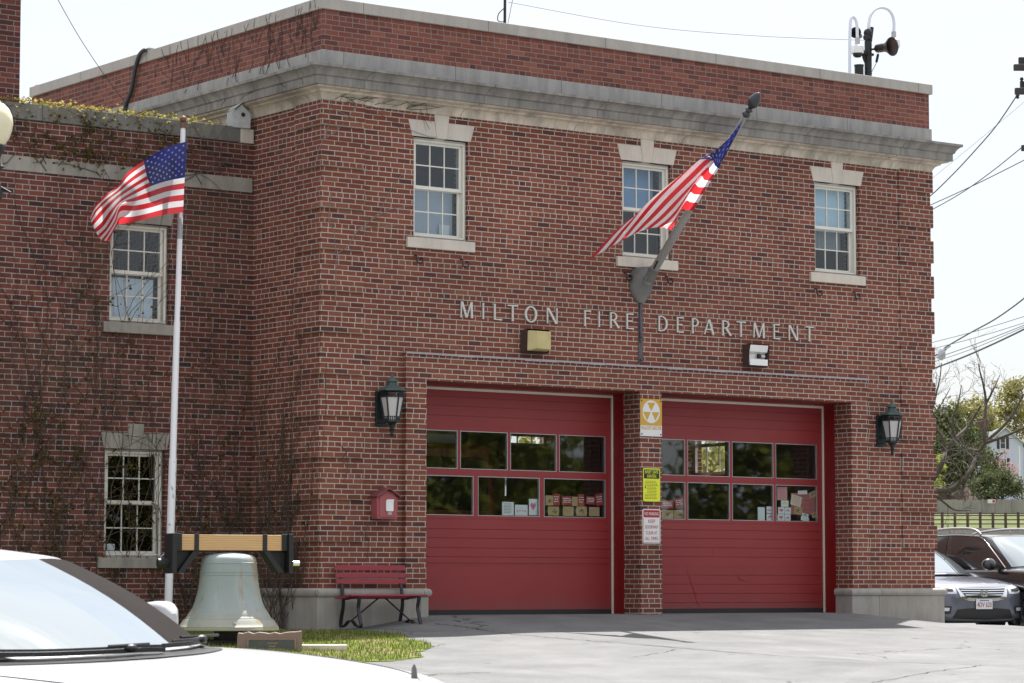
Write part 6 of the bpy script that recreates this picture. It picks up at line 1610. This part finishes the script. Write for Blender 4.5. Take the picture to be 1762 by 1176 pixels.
def tw(p, d, l, r_, dep):
    q = [p]
    for i in range(5):
        d = (d+Vector((rnd.gauss(0, .2), rnd.gauss(0, .2), rnd.gauss(.05, .18)))).normalized(); q.append(q[-1]+d*l/5)
        if dep and rnd.random() < .6: tw(q[-1], (d+Vector((rnd.gauss(0, .7), rnd.gauss(0, .7), rnd.gauss(.1, .6)))).normalized(), l*.55, r_*.6, dep-1)
    mb.tube(q, [max(.008, r_*(1-.15*i)) for i in range(6)], 3, cap=False)
for p, d, r_ in tips:
    for _ in range(1): tw(p, (d+Vector((rnd.gauss(0, .8), rnd.gauss(0, .8), rnd.gauss(.1, .6)))).normalized(), rnd.uniform(.7, 2.0), min(.035, r_*.45), 2)
mb.build('twigs', M_['barkgrey'], t, smooth=180)

# fences, wall, sheds, house
def lateral_bar(mb, u0, u1, d, z0, z1, th, m=0):
    a, b_ = atd(u0, 900, d), atd(u1, 900, d); mb.bar((a.x, a.y, (z0+z1)/2), (b_.x, b_.y, (z0+z1)/2), th, z1-z0, m)
M_['oldwood'] = plain('weathered_board', (.30, .28, .255), .9, 0, .25, 1.2, sc=(3, 3, .3)); M_['brownwood'] = plain('brown_rail', (.085, .055, .042), .8, 0, .25, 4)
zr = ground_z(*gbase(1690, 291)[:2])
t = thing('rail_fence', 'dark brown post and rail fence along the grass above the parked cars', 'fence', tuple(gbase(1680, 291)))
mb = MB()
for z in (.42, .85, 1.28): lateral_bar(mb, 1480, 2160, 291, zr+z, zr+z+.11, .06)
lateral_bar(mb, 1480, 2160, 291, zr+1.48, zr+1.56, .2)
mb.build('rail', M_['brownwood'], t)
for i in range(30):
    p = atd(1490.6+21.8*i, 900, 290.8); MB().box(p.x-.10, p.x+.10, p.y-.10, p.y+.10, zr-.6, zr+1.62+.06*(i % 3 == 0)).build('post', M_['brownwood'], t)
t = thing('retaining_wall', 'grey concrete retaining wall under the brown rail fence', 'wall', tuple(gbase(1680, 286)))
mb = MB(); lateral_bar(mb, 1460, 2200, 286.2, zr-3.2, zr-.05, .4); mb.build('wall', M_['granite'], t)
t = thing('board_fence', 'weathered grey vertical board fence behind the brown rail fence', 'fence', tuple(gbase(1680, 320)))
rnd = random.Random(3); zf = ground_z(*gbase(1690, 320)[:2])-.1; mb = MB(); u = 1545.0
while u < 2150:
    w_ = 2.6+.3*rnd.random(); lateral_bar(mb, u, u+w_-.25, 320+.05*rnd.random(), zf, zf+1.72+.07*rnd.random(), .03); u += w_
mb.build('boards', M_['oldwood'], t)
for u in (1612, 1692, 1743, 1800):
    p = atd(u, 900, 319.8); MB().box(p.x-.07, p.x+.07, p.y-.07, p.y+.07, zf-.3, zf+1.85).build('post', M_['oldwood'], t)
p = atd(1706, 863, 318); sg_ = thing('yard_sign', 'small white and red sign on a thin post before the board fence', 'sign', (p.x, p.y, ground_z(p.x, p.y)), -YAW)
MB().box(-.03, .03, -.02, .02, -.2, p.z-ground_z(p.x, p.y)).build('post', M_['oldwood'], sg_, local=True)
hz_ = p.z-ground_z(p.x, p.y); mb = MB().box(-.42, .42, -.05, -.025, hz_-.2, hz_+.22, 0).box(.10, .38, -.055, -.051, hz_-.14, hz_+.14, 1); mb.build('sign_board', [M_['signwhite'], M_['signred']], sg_, local=True)
M_['shingle'] = plain('brown_shingle', (.17, .115, .10), .9, 0, .2, 2); M_['roofgreen'] = plain('green_grey_shingle', (.17, .20, .185), .9, 0, .15, 2)
M_['clap'] = plain('pale_clapboard', (.55, .57, .70), .7, 0, .04, 2); M_['darkshut'] = plain('navy_shutter', (.02, .024, .045), .6)
p = atd(1644, 866, 338); t = thing('shed', 'low shed with a brown shingle roof behind the board fence', 'shed', (p.x, p.y, ground_z(p.x, p.y)), -YAW)
hh = p.z-t.location.z
MB().box(-2.4, 2.4, -1.5, 1.5, -.4, hh+.3).build('wall', M_['shingle'], t, local=True)
MB().add([(-2.8, -2, hh-.1), (2.8, -2, hh-.1), (1.6, 0, hh+1.9), (-1.6, 0, hh+1.9), (-2.8, 2, hh-.1), (2.8, 2, hh-.1)], [(0, 1, 2, 3), (3, 2, 5, 4), (0, 3, 4), (1, 5, 2), (0, 4, 5, 1)]).build('roof', M_['shingle'], t, local=True)
HD = 400; p = atd(1731, 866, HD); hz0 = min(ground_z(p.x, p.y), p.z)
t = thing('house', 'pale lavender clapboard house with navy shutters and a brick chimney on the hill', 'house', (p.x, p.y, hz0), -YAW)
K = HD/4892.0; X = lambda u: (u-1731)*K; Zh = lambda v: (866-v)*K+(p.z-hz0)
mb = MB(); xa, xb = X(1706), X(1786); xm = X(1731); ap = Zh(737); ev = Zh(763)
half = X(1762)-X(1731)
xl, xr = -half, half
mb.prism([(xl, -1), (xr, -1), (xr, ev), (0, ap), (xl, ev)], 0, 9); mb.box(xr, xr+6, 3, 9, -1, ev)
wl = mb.build('wall', M_['clap'], t, local=True)
mb = MB()
for s_ in (-1, 1): mb.add([(0, -.3, ap+.25), (0, 9.2, ap+.25), (s_*(half+.5), 9.2, ev-.25), (s_*(half+.5), -.3, ev-.25), (0, -.3, ap+.02), (0, 9.2, ap+.02), (s_*(half+.5), 9.2, ev-.48), (s_*(half+.5), -.3, ev-.48)], [(0, 1, 2, 3), (4, 7, 6, 5), (0, 3, 7, 4), (2, 1, 5, 6), (3, 2, 6, 7)])
mb.add([(-half-4.5, 1.5, ev-.3), (-.5, 1.5, ev-.3), (-.5, 5, ap-.2), (-half-4.0, 5, ap-.2), (-half-4.5, 8.5, ev-.3), (-.5, 8.5, ev-.3)], [(0, 1, 2, 3), (3, 2, 5, 4)])
rf = mb.build('roof', M_['roofgreen'], t, local=True, recalc=False)
mb = MB().box(X(1704)-.8, X(1714)-.5, 3.5, 4.8, ev, Zh(718)); mb.build('chimney', M_['brick_chimney'], rf, local=True)
MB().box(-half-4.2, -half+.02, 1.8, 8.2, -1, ev-.2).build('wall', M_['clap'], t, local=True)
for s_ in (-1, 1): MB().bar((0, -.32, ap+.1), (s_*(half+.5), -.32, ev-.38), .08, .32, 0, (0, 1, 0)).build('trim', M_['white'], t, local=True)
MB().box(X(1754), X(1757), -.05, -.005, -1, Zh(768)).build('trim', M_['white'], t, local=True)
for u0, u1, v0, v1 in ((1723, 1731, 753, 772), (1722, 1732, 790, 815), (1770, 1779, 790, 815)):
    a, b_, c_, d_ = X(u0), X(u1), Zh(v1), Zh(v0)
    w_ = MB().box(a-.1, b_+.1, -.06, -.005, c_-.1, d_+.1).build('window', M_['white'], t, local=True)
    MB().box(a, b_, -.075, -.0605, c_, (c_+d_)/2-.03).box(a, b_, -.075, -.0605, (c_+d_)/2+.03, d_).build('pane', M_['carglass'], w_, local=True)
    for x0, x1 in ((X(u0-6.2), X(u0-1.6)), (X(u1+1.6), X(u1+6.4))): MB().box(x0, x1, -.07, -.006, c_-.05, d_+.1).build('shutter', M_['darkshut'], w_, local=True)

# utility pole with crossarms, and the wires
PDp = 75.0
pt = atd(1800, 130, PDp); pb_ = Vector((pt.x, pt.y, ground_z(pt.x, pt.y)))
t = thing('utility_pole', 'utility pole with dark wooden crossarms at the right edge', 'utility pole', tuple(pb_))
M_['creosote'] = plain('creosote_wood', (.045, .042, .038), .8, 0, .3, 6)
MB().tube([pb_+Vector((0, 0, -.5)), Vector((pt.x, pt.y, pt.z+2.5))], [.19, .13], 12).build('pole', M_['creosote'], t, smooth=40)
for u0, v0, v1, dd in ((1752.6, 99, 110.5, .25), (1744.2, 111, 122, -.25), (1755.3, 140.5, 151.5, .25), (1746.2, 151.7, 163, -.25), (1757.3, 250, 260.3, -.2)):
    a = atd(u0, (v0+v1)/2, PDp+dd); b_ = a+RT*(2*(pt-a).dot(RT)); h_ = (v1-v0)*PDp/4892
    MB().bar(a, b_, .13, h_).build('crossarm', M_['creosote'], t, bevel=.02)
for u, v in ((1751, 165), (1758, 137)):
    a = atd(u, v, PDp); MB().lathe([(0, .06), (.035, .05), (.055, 0), (.03, -.03), (.055, -.06), (0, -.09)], 10, Matrix.Translation(a)).build('insulator', M_['blackplastic'], t)
def wire(label, P, r_, d0=104, d1=PDp, mat='blackplastic'):
    (ua, va), (ub, vb) = P[0], P[1]; P = [(ua-230, va+(va-vb)/(ub-ua)*150)]+P; u0, u1 = P[0][0], P[-1][0]
    q = cr_spline([atd(u, v, d0+(d1-d0)*(u-u0)/(u1-u0)) for u, v in P], 8)
    tag(MB().tube(q, r_, 5).build('utility_wire', M_[mat], None, smooth=180), label, 'wire', 'overhead wires right of the station')
wire('thick black wire rising steeply from the brick corner to the crossarm', [(1560, 366), (1599, 339), (1640, 300), (1680, 257), (1715, 216), (1749, 166)], .018)
wire('hair thin wire crossing above the other wires towards the crossarm', [(1560, 345), (1602, 309), (1680, 245), (1762, 176), (1790, 152)], .005)
wire('black wire climbing gently past the brick corner, upper of the crossing pair', [(1560, 371), (1599, 354), (1680, 317), (1762, 276), (1800, 256)], .014)
wire('black wire sagging into the lowest crossarm, lower of the crossing pair', [(1560, 384), (1600, 363), (1640, 341), (1673, 320), (1715, 289), (1757, 255)], .014)
wire('twisted thick black cable falling left from the right edge above the bundle', [(1600, 617), (1627, 598), (1670, 573), (1715, 548), (1762, 514), (1800, 480)], .022)
wire('highest thin wire of the lower bundle', [(1570, 598), (1597, 591.5), (1680, 570), (1762, 545), (1800, 532)], .009)
wire('second thin wire of the lower bundle', [(1570, 607), (1598, 602), (1680, 581), (1762, 556), (1800, 543)], .009)
wire('third wire of the lower bundle, meeting the brick corner under the splice', [(1570, 629), (1600, 620), (1680, 592), (1762, 560), (1800, 543)], .011)
wire('fourth wire running just above the lowest thick cable', [(1570, 632), (1610, 622), (1680, 598), (1762, 563), (1800, 546)], .009)
wire('lowest and thickest cable of the lower bundle', [(1570, 648), (1600, 637), (1660, 614), (1710, 592), (1762, 567), (1800, 546)], .026)
a = atd(1619, 607, 84); tg_ = thing('wire_splice', 'grey splice case hanging from the thin wires by the brick corner', 'splice case', tuple(a))
MB().tube([a+Vector((0, 0, -.22)), a+Vector((.02, 0, -.12)), a+Vector((.05, 0, .05)), a+Vector((.09, 0, .16))], [.05, .12, .10, .03], 8).tube([a+Vector((.05, 0, .05)), a+Vector((.25, -.15, .2))], .03, 6).build('case', M_['galv'], tg_, smooth=50)
def thin(label, P, r_):
    tag(MB().tube(cr_spline([Vector(q) for q in P], 8), r_, 4).build('thin_wire', M_['stem'], None, smooth=180), label, 'wire')
thin('thin guy wire slanting down to the ivy roof at the upper left', [atd(92, -14, 40.2), atd(135, 62, 41), atd(180, 130, 41.8), atd(216, 178, 42.4)], .006)
thin('faint wire strung from the antenna mast to the siren mast', [at(874, 4, 'Y', 1.5), at(1100, 44, 'Y', 1.5), at(1300, 62, 'Y', 1.4), at(1495, 70, 'Y', 1.2)], .0035)

# the wooded hill carries on to both sides
rnd = random.Random(77); lb = MB()
for k in range(150):
    u = rnd.uniform(700, 1580) if k % 2 else rnd.uniform(1640, 2900); d = rnd.uniform(455, 560)
    top_ = 700+rnd.uniform(0, 90) if (u < 1560 or u > 1800) else rnd.uniform(735, 800)
    q = gbase(u, d); hh_ = hgt(q, top_, d); rr = rnd.uniform(4, 7)
    for _ in range(110):
        a = Vector((rnd.gauss(0, 1), rnd.gauss(0, 1), rnd.gauss(0, 1))).normalized()*rnd.uniform(.5, 1.05)
        p = q+Vector((a.x*rr, a.y*rr, hh_*.5+a.z*hh_*.5)); s_ = rnd.uniform(.6, 1.3)
        n_ = Vector((rnd.gauss(0, 1), rnd.gauss(0, 1), rnd.gauss(.5, 1))).normalized(); b_ = n_.orthogonal().normalized()*s_; c_ = n_.cross(b_)*.6
        lb.add([p-b_, p-c_, p+b_, p+c_], [(0, 1, 2, 3)])
tag(lb.build('far_woods', M_['budleaf'], None, recalc=False), 'wooded hill far behind the station', 'woods', kind='stuff')

# leafy trees across the road, seen as reflections in the door glass
proto = tree('street_tree', 'leafy street tree across the road, nearest the corner', (16, -47, ground_z(16, -47)), 9.5, 4.6, 1.6, M_['street'], M_['bark'], 5200, .30, 31, 'street trees across the road', .8, .26, 60)
for i, (x, y, lab) in enumerate(((27, -44, 'second street tree across the road'), (38, -49, 'third street tree across the road'), (50, -45, 'fourth street tree across the road'), (63, -52, 'fifth street tree across the road'), (33, -62, 'tree behind the street trees, set back'), (76, -58, 'last street tree across the road'), (20, -70, 'added back row tree closing reflected sky gaps, nearest the corner'), (46, -74, 'added back row tree closing reflected sky gaps, in the middle'), (60, -78, 'added back row tree closing reflected sky gaps, farthest off'))):  # back row trees are added to close sky gaps in the reflections
    dup(proto, (x, y, ground_z(x, y)), i*1.3, lab)
